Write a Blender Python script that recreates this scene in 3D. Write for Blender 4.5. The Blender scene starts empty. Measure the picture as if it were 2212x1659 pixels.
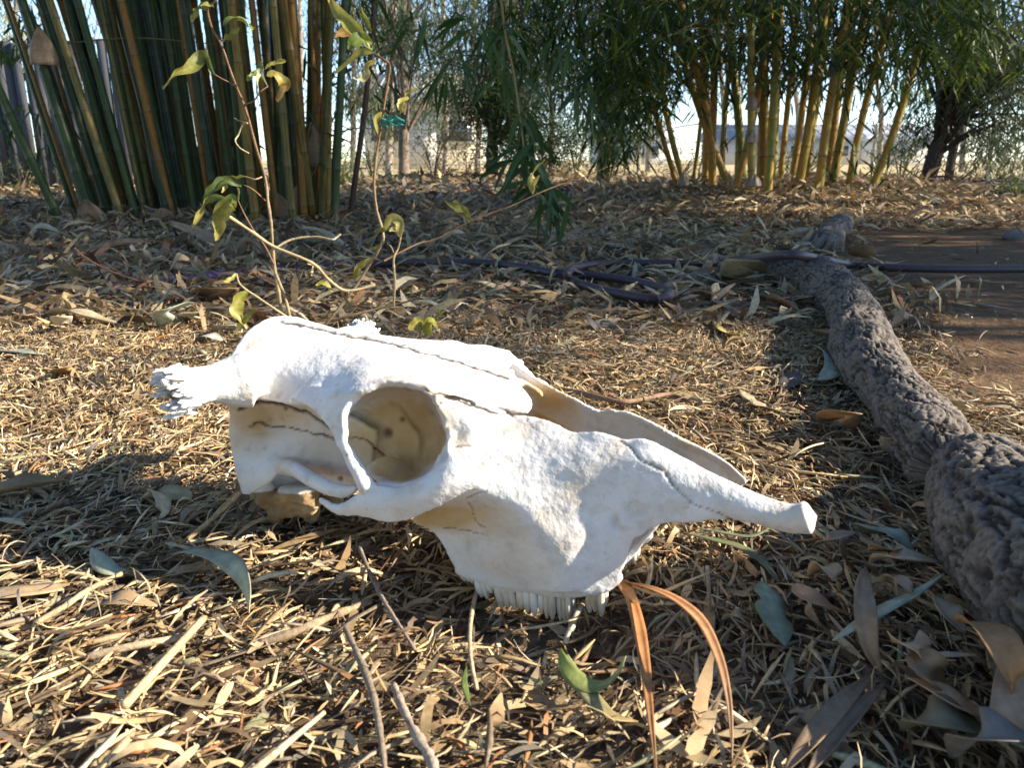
import bpy, math, random
import numpy as np

# ------------------------------------------------------------------ camera, sky, sun, exposure
SC = bpy.context.scene
COL = SC.collection
CAM_H = 0.33
FPX, CXP, CYP = 1720.4, 1106.0, 829.5            # pinhole of the photograph, measured on a 2212 x 1659 view
PITCH = math.atan((CYP - 345.0) / FPX)
cam_data = bpy.data.cameras.new('camera')
cam_data.sensor_width = 36.0
cam_data.lens = 36.0 * FPX / 2212.0
cam_data.clip_start = 0.02
cam_data.clip_end = 2000.0
cam_data.dof.use_dof = True
cam_data.dof.focus_distance = 0.85
cam_data.dof.aperture_fstop = 16.0
cam = bpy.data.objects.new('camera', cam_data)
cam.location = (0.0, 0.0, CAM_H)
cam.rotation_euler = (math.pi / 2 - PITCH, 0.0, 0.0)
COL.objects.link(cam)
SC.camera = cam

SUN_AZ = math.radians(98.0)      # clockwise from the view direction (+Y) towards +X
SUN_EL = math.radians(28.0)
world = bpy.data.worlds.new('World')
SC.world = world
world.use_nodes = True
wn = world.node_tree
wn.nodes.clear()
w_out = wn.nodes.new('ShaderNodeOutputWorld')
w_bg = wn.nodes.new('ShaderNodeBackground')
w_sky = wn.nodes.new('ShaderNodeTexSky')
w_sky.sky_type = 'NISHITA'
w_sky.sun_disc = False
w_sky.sun_elevation = SUN_EL
w_sky.sun_rotation = SUN_AZ
w_sky.air_density = 0.8
w_sky.dust_density = 0.05
w_sky.ozone_density = 2.5
w_bg.inputs['Strength'].default_value = 0.125
wn.links.new(w_sky.outputs[0], w_bg.inputs['Color'])
wn.links.new(w_bg.outputs[0], w_out.inputs['Surface'])

sun_data = bpy.data.lights.new('sun', 'SUN')
sun_data.energy = 5.0
sun_data.angle = math.radians(0.53)
sun_data.color = (1.0, 0.885, 0.72)
sun = bpy.data.objects.new('sun', sun_data)
SUN_DIR = np.array([math.cos(SUN_EL) * math.sin(SUN_AZ), math.cos(SUN_EL) * math.cos(SUN_AZ), math.sin(SUN_EL)])
sun.rotation_euler = (math.pi / 2 - SUN_EL, 0.0, math.pi - SUN_AZ)
COL.objects.link(sun)

SC.view_settings.view_transform = 'Standard'
SC.view_settings.look = 'None'
SC.view_settings.exposure = 1.45
SC.view_settings.gamma = 1.0
SC.view_settings.use_curve_mapping = False
SC.cycles.use_denoising = True
SC.cycles.max_bounces = 7
SC.cycles.diffuse_bounces = 3
SC.cycles.glossy_bounces = 2
SC.cycles.transmission_bounces = 4
SC.cycles.transparent_max_bounces = 6

random.seed(7)
RNG = np.random.default_rng(11)

# ------------------------------------------------------------------ measuring helpers
_cp, _sp = math.cos(PITCH), math.sin(PITCH)
CAM = np.array([0.0, 0.0, CAM_H])
FW = np.array([0.0, _cp, -_sp]); RT = np.array([1.0, 0.0, 0.0]); UP = np.array([0.0, _sp, _cp])

def ray(u, v):
    return FW + RT * ((u - CXP) / FPX) + UP * ((CYP - v) / FPX)

def on_ground(u, v, z=0.0):
    """real place of something that stands on the ground, z metres above it"""
    d = ray(u, v)
    t = (z - CAM_H) / d[2]
    return CAM + d * t

def at_y(u, v, Y):
    d = ray(u, v)
    return CAM + d * (Y / d[1])

# ------------------------------------------------------------------ numpy noise
def _hash(ix, iy, iz, seed):
    h = (ix.astype(np.int64) * 374761393 + iy.astype(np.int64) * 668265263 + iz.astype(np.int64) * 2147483647 + seed * 1274126177) & 0xFFFFFFFF
    h = ((h ^ (h >> 13)) * 1274126177) & 0xFFFFFFFF
    h = h ^ (h >> 16)
    return (h & 0xFFFFFF) / float(0xFFFFFF)

def vnoise(P, seed=0):
    """value noise in 0..1 of an (n,3) array"""
    P = np.asarray(P, float)
    i = np.floor(P).astype(np.int64); f = P - i
    f = f * f * (3 - 2 * f)
    r = 0.0
    for dx in (0, 1):
        for dy in (0, 1):
            for dz in (0, 1):
                w = (f[:, 0] if dx else 1 - f[:, 0]) * (f[:, 1] if dy else 1 - f[:, 1]) * (f[:, 2] if dz else 1 - f[:, 2])
                r = r + w * _hash(i[:, 0] + dx, i[:, 1] + dy, i[:, 2] + dz, seed)
    return r

def fbm(P, octaves=4, seed=0):
    P = np.asarray(P, float); a, s, r = 1.0, 0.0, 0.0
    for k in range(octaves):
        r = r + a * vnoise(P * 2.03 ** k + 17.3 * k, seed + k); s += a; a *= 0.5
    return r / s

# ------------------------------------------------------------------ mesh helpers
def mesh_np(name, V, F, col=None, smooth=True, attrs=None):
    """V (n,3), F (m,4) or (m,3) or list of both"""
    me = bpy.data.meshes.new(name)
    V = np.ascontiguousarray(V, dtype=np.float32)
    Fs = F if isinstance(F, list) else [F]
    Fs = [np.asarray(f, dtype=np.int32) for f in Fs if len(f)]
    me.vertices.add(len(V)); me.vertices.foreach_set('co', V.ravel())
    nl = sum(f.size for f in Fs); npoly = sum(len(f) for f in Fs)
    me.loops.add(nl); me.loops.foreach_set('vertex_index', np.concatenate([f.ravel() for f in Fs]))
    starts, tot = [], 0
    for f in Fs:
        starts.append(tot + np.arange(len(f)) * f.shape[1]); tot += f.size
    me.polygons.add(npoly)
    me.polygons.foreach_set('loop_start', np.concatenate(starts).astype(np.int32))
    me.update(calc_edges=True)
    me.validate()
    if smooth:
        me.polygons.foreach_set('use_smooth', np.ones(len(me.polygons), dtype=bool))
    if col is not None:
        a = me.color_attributes.new('tint', 'FLOAT_COLOR', 'POINT')
        c = np.ones((len(V), 4), dtype=np.float32); c[:, :3] = col
        a.data.foreach_set('color', c.ravel())
    if attrs:
        for k, val in attrs.items():
            a = me.attributes.new(k, 'FLOAT', 'POINT')
            a.data.foreach_set('value', np.ascontiguousarray(val, dtype=np.float32))
    return me

def link(name, me, mat=None, parent=None, label=None, cat=None, group=None, kind=None, loc=None):
    o = bpy.data.objects.new(name, me)
    COL.objects.link(o)
    if mat is not None and me is not None and len(me.materials) == 0:
        me.materials.append(mat)
    if parent is not None:
        o.parent = parent
    if loc is not None:
        o.location = loc
    if label: o['label'] = label
    if cat: o['category'] = cat
    if group: o['group'] = group
    if kind: o['kind'] = kind
    return o

def thing(name, label, cat, loc=(0, 0, 0), group=None):
    return link(name, None, label=label, cat=cat, group=group, loc=loc)

def catmull(P, n):
    """Catmull-Rom through the rows of P, n steps per span; P (k, ...)"""
    P = np.asarray(P, float); k = len(P)
    Q = np.concatenate([[2 * P[0] - P[1]], P, [2 * P[-1] - P[-2]]])
    out = []
    for i in range(k - 1):
        p0, p1, p2, p3 = Q[i], Q[i + 1], Q[i + 2], Q[i + 3]
        for s in range(n):
            t = s / n
            out.append(0.5 * (2 * p1 + (p2 - p0) * t + (2 * p0 - 5 * p1 + 4 * p2 - p3) * t * t + (3 * p1 - p0 - 3 * p2 + p3) * t ** 3))
    out.append(P[-1])
    return np.array(out)

def grid_faces(m, n, off=0, wrap=False):
    i, j = np.meshgrid(np.arange(m - 1), np.arange(n if wrap else n - 1), indexing='ij')
    j2 = (j + 1) % n
    return np.stack([i * n + j, i * n + j2, (i + 1) * n + j2, (i + 1) * n + j], -1).reshape(-1, 4) + off

def normals_grid(G):
    du = np.gradient(G, axis=0); dv = np.gradient(G, axis=1)
    n = np.cross(du, dv)
    return n / (np.linalg.norm(n, axis=-1, keepdims=True) + 1e-12)

def tube(P, R, seg=10, sub=4, caps=True, squash=None):
    """closed tube along control points, radii per control point"""
    P = np.asarray(P, float); R = np.asarray(R, float) * np.ones(len(P))
    if sub > 1 and len(P) > 2:
        Q = catmull(np.concatenate([P, R[:, None]], 1), sub); P, R = Q[:, :3], np.maximum(Q[:, 3], 1e-4)
    T = np.gradient(P, axis=0); T /= np.linalg.norm(T, axis=1, keepdims=True) + 1e-12
    a = np.array([0, 0, 1.0]) if abs(T[0][2]) < 0.9 else np.array([1.0, 0, 0])
    N = np.cross(T[0], a); N /= np.linalg.norm(N)
    Ns = [N]
    for i in range(1, len(P)):
        N = N - T[i] * (N @ T[i]); N /= np.linalg.norm(N) + 1e-12; Ns.append(N)
    Ns = np.array(Ns); B = np.cross(T, Ns)
    th = np.linspace(0, 2 * math.pi, seg, endpoint=False)
    V = P[:, None] + R[:, None, None] * (np.cos(th)[None, :, None] * Ns[:, None] + np.sin(th)[None, :, None] * B[:, None])
    m = len(P)
    V = V.reshape(-1, 3)
    F = [grid_faces(m, seg, wrap=True)[:, ::-1]]
    if caps:
        V = np.concatenate([V, P[:1] - T[:1] * R[0] * 0.5, P[-1:] + T[-1:] * R[-1] * 0.5])
        j = np.arange(seg); j2 = (j + 1) % seg
        F.append(np.stack([j, j2, np.full(seg, m * seg)], -1)[:, ::-1][:, ::-1])
        F.append(np.stack([(m - 1) * seg + j2, (m - 1) * seg + j, np.full(seg, m * seg + 1)], -1))
    return V, F

class Bag:
    """collects shapes into one mesh"""
    def __init__(s): s.V, s.F4, s.F3, s.C, s.n = [], [], [], [], 0
    def add(s, V, F, col=None):
        V = np.asarray(V, float)
        for f in (F if isinstance(F, list) else [F]):
            f = np.asarray(f)
            if len(f) == 0: continue
            (s.F4 if f.shape[1] == 4 else s.F3).append(f + s.n)
        s.V.append(V); s.n += len(V)
        if col is not None:
            c = np.asarray(col, float)
            s.C.append(np.tile(c, (len(V), 1)) if c.ndim == 1 else c)
    def mesh(s, name, smooth=True):
        F = []
        if s.F4: F.append(np.concatenate(s.F4))
        if s.F3: F.append(np.concatenate(s.F3))
        return mesh_np(name, np.concatenate(s.V), F, np.concatenate(s.C) if s.C else None, smooth)

def box(cx, cy, cz, sx, sy, sz):
    V = np.array([[x, y, z] for x in (-.5, .5) for y in (-.5, .5) for z in (-.5, .5)]) * [sx, sy, sz] + [cx, cy, cz]
    F = np.array([[0, 1, 3, 2], [4, 6, 7, 5], [0, 4, 5, 1], [2, 3, 7, 6], [0, 2, 6, 4], [1, 5, 7, 3]])
    return V, F

# ------------------------------------------------------------------ materials
class NT:
    def __init__(s, name):
        s.m = bpy.data.materials.new(name); s.m.use_nodes = True
        s.t = s.m.node_tree; s.t.nodes.clear()
        s.out = s.t.nodes.new('ShaderNodeOutputMaterial')
    def n(s, kind, **kw):
        nd = s.t.nodes.new('ShaderNode' + kind)
        for k, v in kw.items():
            if hasattr(nd, k) and not k[0].isupper(): setattr(nd, k, v)
            else: nd.inputs[k.replace('_', ' ')].default_value = v
        return nd
    def l(s, a, b): s.t.links.new(a, b)
    def ramp(s, fac, stops):
        r = s.t.nodes.new('ShaderNodeValToRGB'); s.l(fac, r.inputs[0])
        e = r.color_ramp.elements
        while len(e) < len(stops): e.new(0.5)
        for el, (p, c) in zip(e, stops):
            el.position = p; el.color = (c[0], c[1], c[2], 1) if len(c) == 3 else c
        return r.outputs[0]
    def mix(s, fac, a, b, mode='MIX'):
        m = s.t.nodes.new('ShaderNodeMix'); m.data_type = 'RGBA'; m.blend_type = mode
        for v, i in ((fac, 0), (a, 6), (b, 7)):
            if hasattr(v, 'is_linked'): s.l(v, m.inputs[i])
            elif i == 0: m.inputs[0].default_value = v
            else: m.inputs[i].default_value = (*v, 1)
        return m.outputs[2]
    def math(s, op, a, b=None):
        m = s.t.nodes.new('ShaderNodeMath'); m.operation = op
        for i, v in enumerate((a, b)):
            if v is None: continue
            if hasattr(v, 'is_linked'): s.l(v, m.inputs[i])
            else: m.inputs[i].default_value = v
        return m.outputs[0]
    def noise(s, scale, detail=4.0, rough=0.55, vec=None, dist=0.0):
        nd = s.n('TexNoise', Scale=scale, Detail=detail, Roughness=rough, Distortion=dist)
        if vec is not None: s.l(vec, nd.inputs['Vector'])
        return nd.outputs[0]
    def obj(s, scale=(1, 1, 1)):
        tc = s.n('TexCoord'); mp = s.n('Mapping'); mp.inputs['Scale'].default_value = scale
        s.l(tc.outputs['Object'], mp.inputs[0]); return mp.outputs[0]
    def attr(s, name, fac=False):
        a = s.n('Attribute', attribute_name=name); return a.outputs['Fac' if fac else 'Color']
    def bump(s, h, strength=0.4, dist=0.002, prev=None):
        b = s.n('Bump', Strength=strength, Distance=dist); s.l(h, b.inputs['Height'])
        if prev is not None: s.l(prev, b.inputs['Normal'])
        return b.outputs[0]
    def finish(s, color, rough=0.7, bump=None, spec=0.3, transl=0.0, tcol=None, coat=0.0):
        p = s.n('BsdfPrincipled', Roughness=rough) if not hasattr(rough, 'is_linked') else s.n('BsdfPrincipled')
        if hasattr(rough, 'is_linked'): s.l(rough, p.inputs['Roughness'])
        p.inputs['Specular IOR Level'].default_value = spec
        if coat: p.inputs['Coat Weight'].default_value = coat
        if hasattr(color, 'is_linked'): s.l(color, p.inputs['Base Color'])
        else: p.inputs['Base Color'].default_value = (*color, 1)
        if bump is not None: s.l(bump, p.inputs['Normal'])
        sh = p.outputs[0]
        if transl > 0:
            t = s.n('BsdfTranslucent')
            tc = tcol if tcol is not None else color
            if hasattr(tc, 'is_linked'): s.l(tc, t.inputs[0])
            else: t.inputs[0].default_value = (*tc, 1)
            mx = s.n('MixShader'); mx.inputs[0].default_value = transl
            s.l(sh, mx.inputs[1]); s.l(t.outputs[0], mx.inputs[2]); sh = mx.outputs[0]
        s.l(sh, s.out.inputs['Surface'])
        return s.m

def mat_bone():
    t = NT('bleached_bone'); v = t.obj()
    stain = t.attr('stain', True); crack = t.attr('crack', True)
    n1 = t.noise(38.0, 5, 0.6, v); n2 = t.noise(240.0, 3, 0.6, v); n3 = t.noise(16.0, 3, 0.5, v)
    base = t.ramp(n1, [(0.28, (0.56, 0.55, 0.535)), (0.44, (0.71, 0.705, 0.70)), (0.7, (0.80, 0.80, 0.80))])
    tan = t.ramp(n3, [(0.25, (0.26, 0.12, 0.03)), (0.48, (0.52, 0.33, 0.13)), (0.7, (0.66, 0.52, 0.30))])
    sfac = t.math('MULTIPLY', stain, t.math('ADD', t.math('MULTIPLY', n1, 0.8), 0.55))
    c = t.mix(t.math('MINIMUM', sfac, 0.95), base, tan)
    spk = t.ramp(t.noise(95.0, 4, 0.7, v), [(0.58, (0, 0, 0)), (0.72, (1, 1, 1))])
    c = t.mix(t.math('MULTIPLY', spk, 0.5), c, (0.42, 0.36, 0.28))
    c = t.mix(crack, c, (0.075, 0.055, 0.04))
    b = t.bump(n2, 0.55, 0.0014); b = t.bump(t.noise(110.0, 5, 0.7, v), 0.28, 0.0018, b); b = t.bump(n1, 0.30, 0.004, b)
    return t.finish(c, 0.62, b, 0.25)

def mat_tooth():
    t = NT('worn_tooth'); v = t.obj((1, 1, 0.25))
    c = t.ramp(t.noise(60.0, 3, 0.6, v), [(0.3, (0.42, 0.32, 0.19)), (0.5, (0.70, 0.63, 0.50)), (0.7, (0.80, 0.77, 0.70))])
    return t.finish(c, 0.38, t.bump(t.noise(150.0, 2, 0.5, v), 0.3, 0.001), 0.5)

def mat_tint(name, rough=0.75, transl=0.0, grain=(6, 6, 6), spec=0.25, contrast=0.5, bump=0.3, bdist=0.001, nscale=14.0):
    """colour from the piece itself (per-piece attribute), streaks and fine grain from noise"""
    t = NT(name); v = t.obj(grain)
    a = t.attr('tint')
    n = t.noise(nscale, 5, 0.65, v)
    lo, hi = 1.0 - contrast, 1.0 + contrast * 0.6
    c = t.mix(1.0, a, t.ramp(n, [(0.28, (lo, lo * 0.98, lo * 0.95)), (0.72, (hi, hi, hi))]), 'MULTIPLY')
    return t.finish(c, rough, t.bump(n, bump, bdist), spec, transl, c)

M_BONE = mat_bone(); M_TOOTH = mat_tooth()
M_LITTER = mat_tint('dry_litter', 0.6, 0.14, (9, 9, 9), contrast=0.4, spec=.25)
M_DRYLEAF = mat_tint('dry_leaf', 0.55, 0.22, (10, 10, 10), contrast=0.32, spec=0.35, nscale=9.0)
M_STICK = mat_tint('dry_stick', 0.8, 0.0, (25, 25, 25), contrast=0.5, bump=0.6)
M_LEAF = mat_tint('living_leaf', 0.42, 0.38, (12, 12, 12), contrast=0.35, spec=0.4)
M_CULM = mat_tint('bamboo_culm', 0.5, 0.0, (9, 9, 1.4), contrast=0.45, spec=0.3, bump=0.15)
M_BARK = mat_tint('tree_bark', 0.9, 0.0, (10, 10, 3), contrast=0.6, bump=1.0, bdist=0.02)

# ------------------------------------------------------------------ the ground
MOUNDS = [(-1.95, 5.0, 0.05, 1.1), (2.4, 6.4, 0.16, 1.7), (0.25, 13.5, 0.12, 2.5)]
def gz(x, y):
    x = np.asarray(x, float); y = np.asarray(y, float)
    z = 0.010 * (np.sin(x * 2.3 + 1.1) * np.cos(y * 1.7 + .4)) * np.clip((np.hypot(x, y - .6) - .5) / 1.5, 0, 1)
    for mx, my, h, r in MOUNDS:
        z = z + h * np.exp(-((x - mx) ** 2 + (y - my) ** 2) / (r * r))
    return z

def bare(x, y):
    """how bare of litter the trodden soil right of the root is, 0..1"""
    x = np.asarray(x, float); y = np.asarray(y, float)
    w = 0.18 * np.sin(y * 4.1) + 0.10 * np.sin(y * 9.3 + x * 3)
    a = np.clip((x - (0.52 + 0.30 * (y - 1.0)) - w * .5) / 0.22, 0, 1)
    b = np.clip((4.6 + 2 * w - y) / 1.2, 0, 1) * np.clip((y - 0.95 - w * .3) / 0.25, 0, 1)
    return a * b

def make_ground():
    k = np.linspace(-1, 1, 241)
    xs = np.sinh(k * 6.2) / np.sinh(6.2) * 420.0
    j = np.linspace(0, 1, 281)
    ys = -2.0 + 2.6 * j + (np.exp(j * 7.4) - 1) / (math.exp(7.4) - 1) * 700.0
    X, Y = np.meshgrid(xs, ys, indexing='ij')
    Z = gz(X, Y)
    P = np.stack([X.ravel() * 3.0, Y.ravel() * 3.0, 0 * X.ravel()], -1)
    near = np.clip((9 - Y) / 4, 0, 1)
    Z = Z + near * (fbm(P * 2.2, 3, 5).reshape(X.shape) - .5) * 0.012
    V = np.stack([X, Y, Z], -1).reshape(-1, 3)
    edge = 11.5 + 1.8 * np.sin(X * .8) + .8 * np.sin(X * 2.1)
    field = np.clip((Y - edge) / 1.5, 0, 1).ravel()
    me = mesh_np('ground', V, grid_faces(len(xs), len(ys)), attrs={'bare': bare(X, Y).ravel(), 'field': field})
    t = NT('litter_soil'); v = t.obj()
    n1 = t.noise(9.0, 6, 0.65, v); n2 = t.noise(70.0, 5, 0.7, v); n3 = t.noise(0.35, 4, 0.6, v)
    lit = t.ramp(n2, [(0.30, (0.045, 0.032, 0.022)), (0.5, (0.12, 0.085, 0.055)), (0.68, (0.27, 0.20, 0.12))])
    soil = t.ramp(t.noise(28.0, 6, 0.7, v), [(0.30, (0.095, 0.056, 0.032)), (0.55, (0.175, 0.11, 0.062)), (0.75, (0.27, 0.185, 0.115))])
    grass = t.ramp(n3, [(0.3, (0.36, 0.27, 0.13)), (0.6, (0.50, 0.40, 0.22)), (0.8, (0.34, 0.30, 0.14))])
    c = t.mix(t.attr('bare', True), lit, soil)
    c = t.mix(t.attr('field', True), c, grass)
    b = t.bump(n2, 0.8, 0.012); b = t.bump(t.noise(240.0, 3, .6, v), .5, .003, b); b = t.bump(n1, .5, .03, b)
    link('ground', me, t.finish(c, 0.95, b, 0.1), kind='structure')
make_ground()

# ------------------------------------------------------------------ roots of the gum tree
def bark_root(name, P, R, label, cat, group=None, seg=150, sub=84, furrow=1.0, seed=3, flat=1.0, parent=None):
    P = np.asarray(P, float); sub = max(8, int(sub))
    V, F = tube(P, R, seg, sub, True)
    m = (len(V) - 2) // seg
    body = V[:m * seg].reshape(m, seg, 3); c = body.mean(1, keepdims=True)
    s = np.concatenate([[0], np.cumsum(np.linalg.norm(np.diff(c[:, 0], axis=0), axis=1))])
    d = body - c; r = np.linalg.norm(d, axis=-1, keepdims=True); d = d / (r + 1e-9)
    S, T = np.meshgrid(s, np.linspace(0, 1, seg, endpoint=False), indexing='ij')
    S, T = S.ravel(), T.ravel(); rr = r.reshape(-1)
    q = np.stack([np.cos(T * 6.2832) * rr, np.sin(T * 6.2832) * rr, S], -1)
    wp = np.stack([fbm(q * 22, 3, seed), fbm(q * 22 + 7, 3, seed + 1), fbm(q * 22 + 13, 3, seed + 2)], -1) - .5
    n1 = fbm(q * [120, 120, 24] + wp * 2.2, 3, seed + 3); n2 = fbm(q * [190, 190, 70] + wp * 3, 3, seed + 5)
    f1 = np.clip((1 - np.abs(2 * n1 - 1) * 2.0 - .70) / .24, 0, 1) ** .8; f2 = np.clip((1 - np.abs(2 * n2 - 1) * 2.2 - .66) / .30, 0, 1)
    f = np.maximum(f1, f2 * .55); v1, v2 = n1, n2
    lump = fbm(np.stack([np.cos(T * 6.2832) * 1.2, np.sin(T * 6.2832) * 1.2, S * 8], -1), 3, seed + 2) - .5
    fine = fbm(q * 260, 3, seed + 4) - .5
    disp = (-.0036 * f1 - .0014 * f2 + .002 * (n1 - .5) + .0022 * fine) * furrow + lump * rr * .34
    V[:m * seg] = body.reshape(-1, 3) + d.reshape(-1, 3) * disp[:, None]
    k = fbm(q * 55, 4, seed + 3)[:, None]; tone = (.72 + .28 * v2 + .22 * (v1 - .5))[:, None]
    col = (np.array([.145, .128, .113]) * (1 - k) + np.array([.29, .258, .225]) * k) * tone
    pale = np.clip((fbm(q * 18, 3, seed + 13) - .55) * 5, 0, 1)[:, None]
    col = col * (1 - pale * .4) + np.array([.25, .215, .185]) * pale * .4
    col = col * (1 - .92 * f[:, None]) + np.array([.030, .021, .016]) * .92 * f[:, None]
    C = np.concatenate([col, np.tile([.12, .1, .09], (len(V) - m * seg, 1))])
    return link(name, mesh_np(name, V, F, np.clip(C, .01, .6)), M_ROOT, parent, label, cat, group)
M_ROOT = mat_tint('root_bark', 0.9, 0.0, (1, 1, 1), contrast=0.4, bump=0.45, bdist=0.002, nscale=220.0, spec=.15)

def R3(u, v, Y): return at_y(u, v, Y)
G3 = on_ground
bark_root('tree_root', [G3(1628, 600, -.05), G3(1690, 590, .02), G3(1765, 608, .040), G3(1838, 668, .040), G3(1868, 765, .034), G3(1930, 850, .034), G3(1985, 930, .034), G3(2050, 1015, .03)],
          [.038, .056, .060, .048, .051, .041, .043, .036], 'long weathered grey root snaking over the ground toward the hose', 'root', 'roots of one gum tree', seed=3)
bark_root('tree_root', [G3(2072, 990, -.02), G3(2136, 1072, .042), G3(2205, 1172, .058), G3(2300, 1285, .062), G3(2420, 1410, .06), G3(2600, 1560, .05), G3(2850, 1720, .04)],
          [.034, .050, .055, .058, .062, .066, .07], 'thick knobbly grey root filling the lower right corner', 'root', 'roots of one gum tree', seed=21, furrow=1.1)
bark_root('shadow_stump', [[.80, .42, -.06], [.79, .42, .02], [.785, .42, .12], [.78, .42, .22], [.775, .42, .31], [.775, .42, .36]], [.15, .13, .115, .105, .10, .085],
          'unseen grey stump added outside the right edge to shadow the muzzle', 'stump', seg=80, sub=24, seed=55)  # unseen stump, added and sized for the shadow it throws on the muzzle
bark_root('tree_root', [G3(1750, 556, -.03), G3(1775, 530, .02), G3(1800, 505, .035), G3(1822, 482, .03), G3(1832, 474, -.03)], [.035, .055, .060, .048, .03],
          'short grey root stub rising behind the hose', 'root', 'roots of one gum tree', seg=60, sub=24, seed=33)
bark_root('tree_root', [G3(1968, 502, -.03), G3(2000, 484, .015), G3(2030, 460, .03), G3(2055, 440, .03), G3(2085, 425, -.03)], [.03, .04, .042, .036, .02],
          'thin grey root stub beyond the bare soil at right', 'root', 'roots of one gum tree', seg=40, sub=16, seed=37)

# ------------------------------------------------------------------ hose
def hose():
    G = lambda u, v, z=.033: on_ground(u, v, z)
    P = [G(-120, 690, .012), G(0, 662, .008), G(120, 645, .010), G(230, 628, .020), G(330, 612, .014), G(440, 598, .018), G(560, 586, .012), G(700, 576, .018), G(840, 569), G(960, 566), G(1060, 569), G(1140, 580), G(1200, 590),
         G(1260, 594), G(1320, 600), G(1380, 610), G(1425, 622), G(1447, 634), G(1432, 645), G(1390, 644), G(1330, 633), G(1270, 619), G(1233, 604, .036), G(1226, 590, .052), G(1248, 577, .036), G(1310, 569), G(1400, 568),
         G(1490, 569), G(1560, 567, .03), G(1620, 561, .055), G(1670, 553, .098), G(1720, 551, .112), G(1770, 559, .085), G(1830, 571, .035), G(1900, 577), G(2000, 580), G(2110, 581), G(2260, 580), G(2420, 574)]
    V, F = tube(P, .0112, 14, 8)
    k = fbm(V * 3.0, 3, 8)[:, None]
    C = np.array([.036, .026, .028]) * (1 - k) * 1.4 + np.array([.062, .042, .058]) * k * 1.0
    dust = np.clip((fbm(V * 9.0, 3, 18) - .5) * 3, 0, 1)[:, None] * .3
    C = C * (1 - dust) + np.array([.16, .12, .09]) * dust
    left = np.clip((-.35 - V[:, :1]) / .5, 0, 1)
    C = C * (1 - left) + np.array([.10, .045, .24]) * left
    link('garden_hose', mesh_np('garden_hose', V, F, C), mat_tint('hose_rubber', .5, 0, (5, 5, 5), contrast=.25, spec=.4), None, 'dusty purple garden hose with a flattened loop, running across the litter', 'hose')
hose()

# ------------------------------------------------------------------ ribbons: leaves, blades, husks
def ribbon(P, W, roll=0.0, cup=0.0, up=(0, 0, 1), prof='leaf', n=6, across=5, fold=0.0, wav=0.0, seed=0, chew=0.0):
    """leaf blade along control points; W greatest width; roll per control point (radians)"""
    P = np.asarray(P, float); k = len(P)
    roll = np.asarray(roll, float) * np.ones(k)
    Q = catmull(np.concatenate([P, roll[:, None]], 1), n); P, roll = Q[:, :3], Q[:, 3]
    m = len(P); t = np.linspace(0, 1, m)
    T = np.gradient(P, axis=0); T /= np.linalg.norm(T, axis=1, keepdims=True) + 1e-12
    S = np.cross(T, np.asarray(up, float)); S /= np.linalg.norm(S, axis=1, keepdims=True) + 1e-9
    N = np.cross(S, T)
    S2 = S * np.cos(roll)[:, None] + N * np.sin(roll)[:, None]; N2 = np.cross(S2, T)
    if prof == 'leaf': w = np.sin(np.pi * np.clip(t, .02, .985)) ** .75 * (1.12 - .35 * t)
    elif prof == 'oval': w = np.sin(np.pi * np.clip(t, .03, .97)) ** .55
    elif prof == 'husk': w = np.clip(1.0 - .75 * t, .04, 1) ** .7
    elif prof == 'strip': w = np.clip(np.minimum(t * 14, (1 - t) * 14), .25, 1)
    else: w = np.clip(np.minimum(t * 6 + .35, (1 - t) * 1.6), .02, 1)
    rs = np.random.default_rng(seed)
    a = np.linspace(-1, 1, across)
    side_l = np.ones(m); side_r = np.ones(m)
    if chew > 0:
        for sd in (side_l, side_r):
            for _ in range(int(rs.integers(1, 4))):
                c0, wd = rs.uniform(.2, .95), rs.uniform(.03, .10); sd *= 1 - chew * np.exp(-((t - c0) / wd) ** 2)
    ww = w[:, None] * np.where(a[None] < 0, side_l[:, None], side_r[:, None])
    off = a[None] * ww * W / 2
    lift = cup * W * (a[None] ** 2) * w[:, None] + fold * W * np.abs(a[None]) * w[:, None]
    lift = lift + wav * W * np.sin(t * 11 + rs.uniform(0, 6))[:, None] * a[None]
    V = P[:, None] + S2[:, None] * off[..., None] + N2[:, None] * lift[..., None]
    return V.reshape(-1, 3), grid_faces(m, across), t.repeat(across), np.tile(np.abs(a), m)

def leaf_obj(name, P, W, col, mat=None, parent=None, label=None, cat=None, group=None, tip=None, rib=True, thick=0.0006, **kw):
    V, F, t, a = ribbon(P, W, **kw)
    col = np.asarray(col, float); C = np.tile(col, (len(V), 1))
    if tip is not None: C = C * (1 - t[:, None] ** 1.5) + np.asarray(tip) * t[:, None] ** 1.5
    k = fbm(V * 55, 3, 2)[:, None]; C = C * (.75 + .5 * k)
    if rib: C = C * np.where(a < .05, 1.18, 1.0)[:, None]
    if parent is not None: V = V - np.array(parent.location)
    o = link(name, mesh_np(name, V, F, C), mat or M_DRYLEAF, parent, label, cat, group)
    if thick:
        md = o.modifiers.new('thickness', 'SOLIDIFY'); md.thickness = thick; md.offset = 0
    return o

# ------------------------------------------------------------------ the cattle skull
SK = 0.92
def _rot(a, b, c):
    ca, sa = math.cos(a), math.sin(a); cb, sb = math.cos(b), math.sin(b); cc, sc = math.cos(c), math.sin(c)
    return (np.array([[ca, -sa, 0], [sa, ca, 0], [0, 0, 1]]) @ np.array([[cb, 0, sb], [0, 1, 0], [-sb, 0, cb]])
            @ np.array([[1, 0, 0], [0, cc, -sc], [0, sc, cc]]))
SKR = _rot(math.radians(-25.204), math.radians(-9.198), math.radians(-1.575))
SKP = np.array([-0.173, 0.663, CAM_H - 0.3305])

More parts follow.
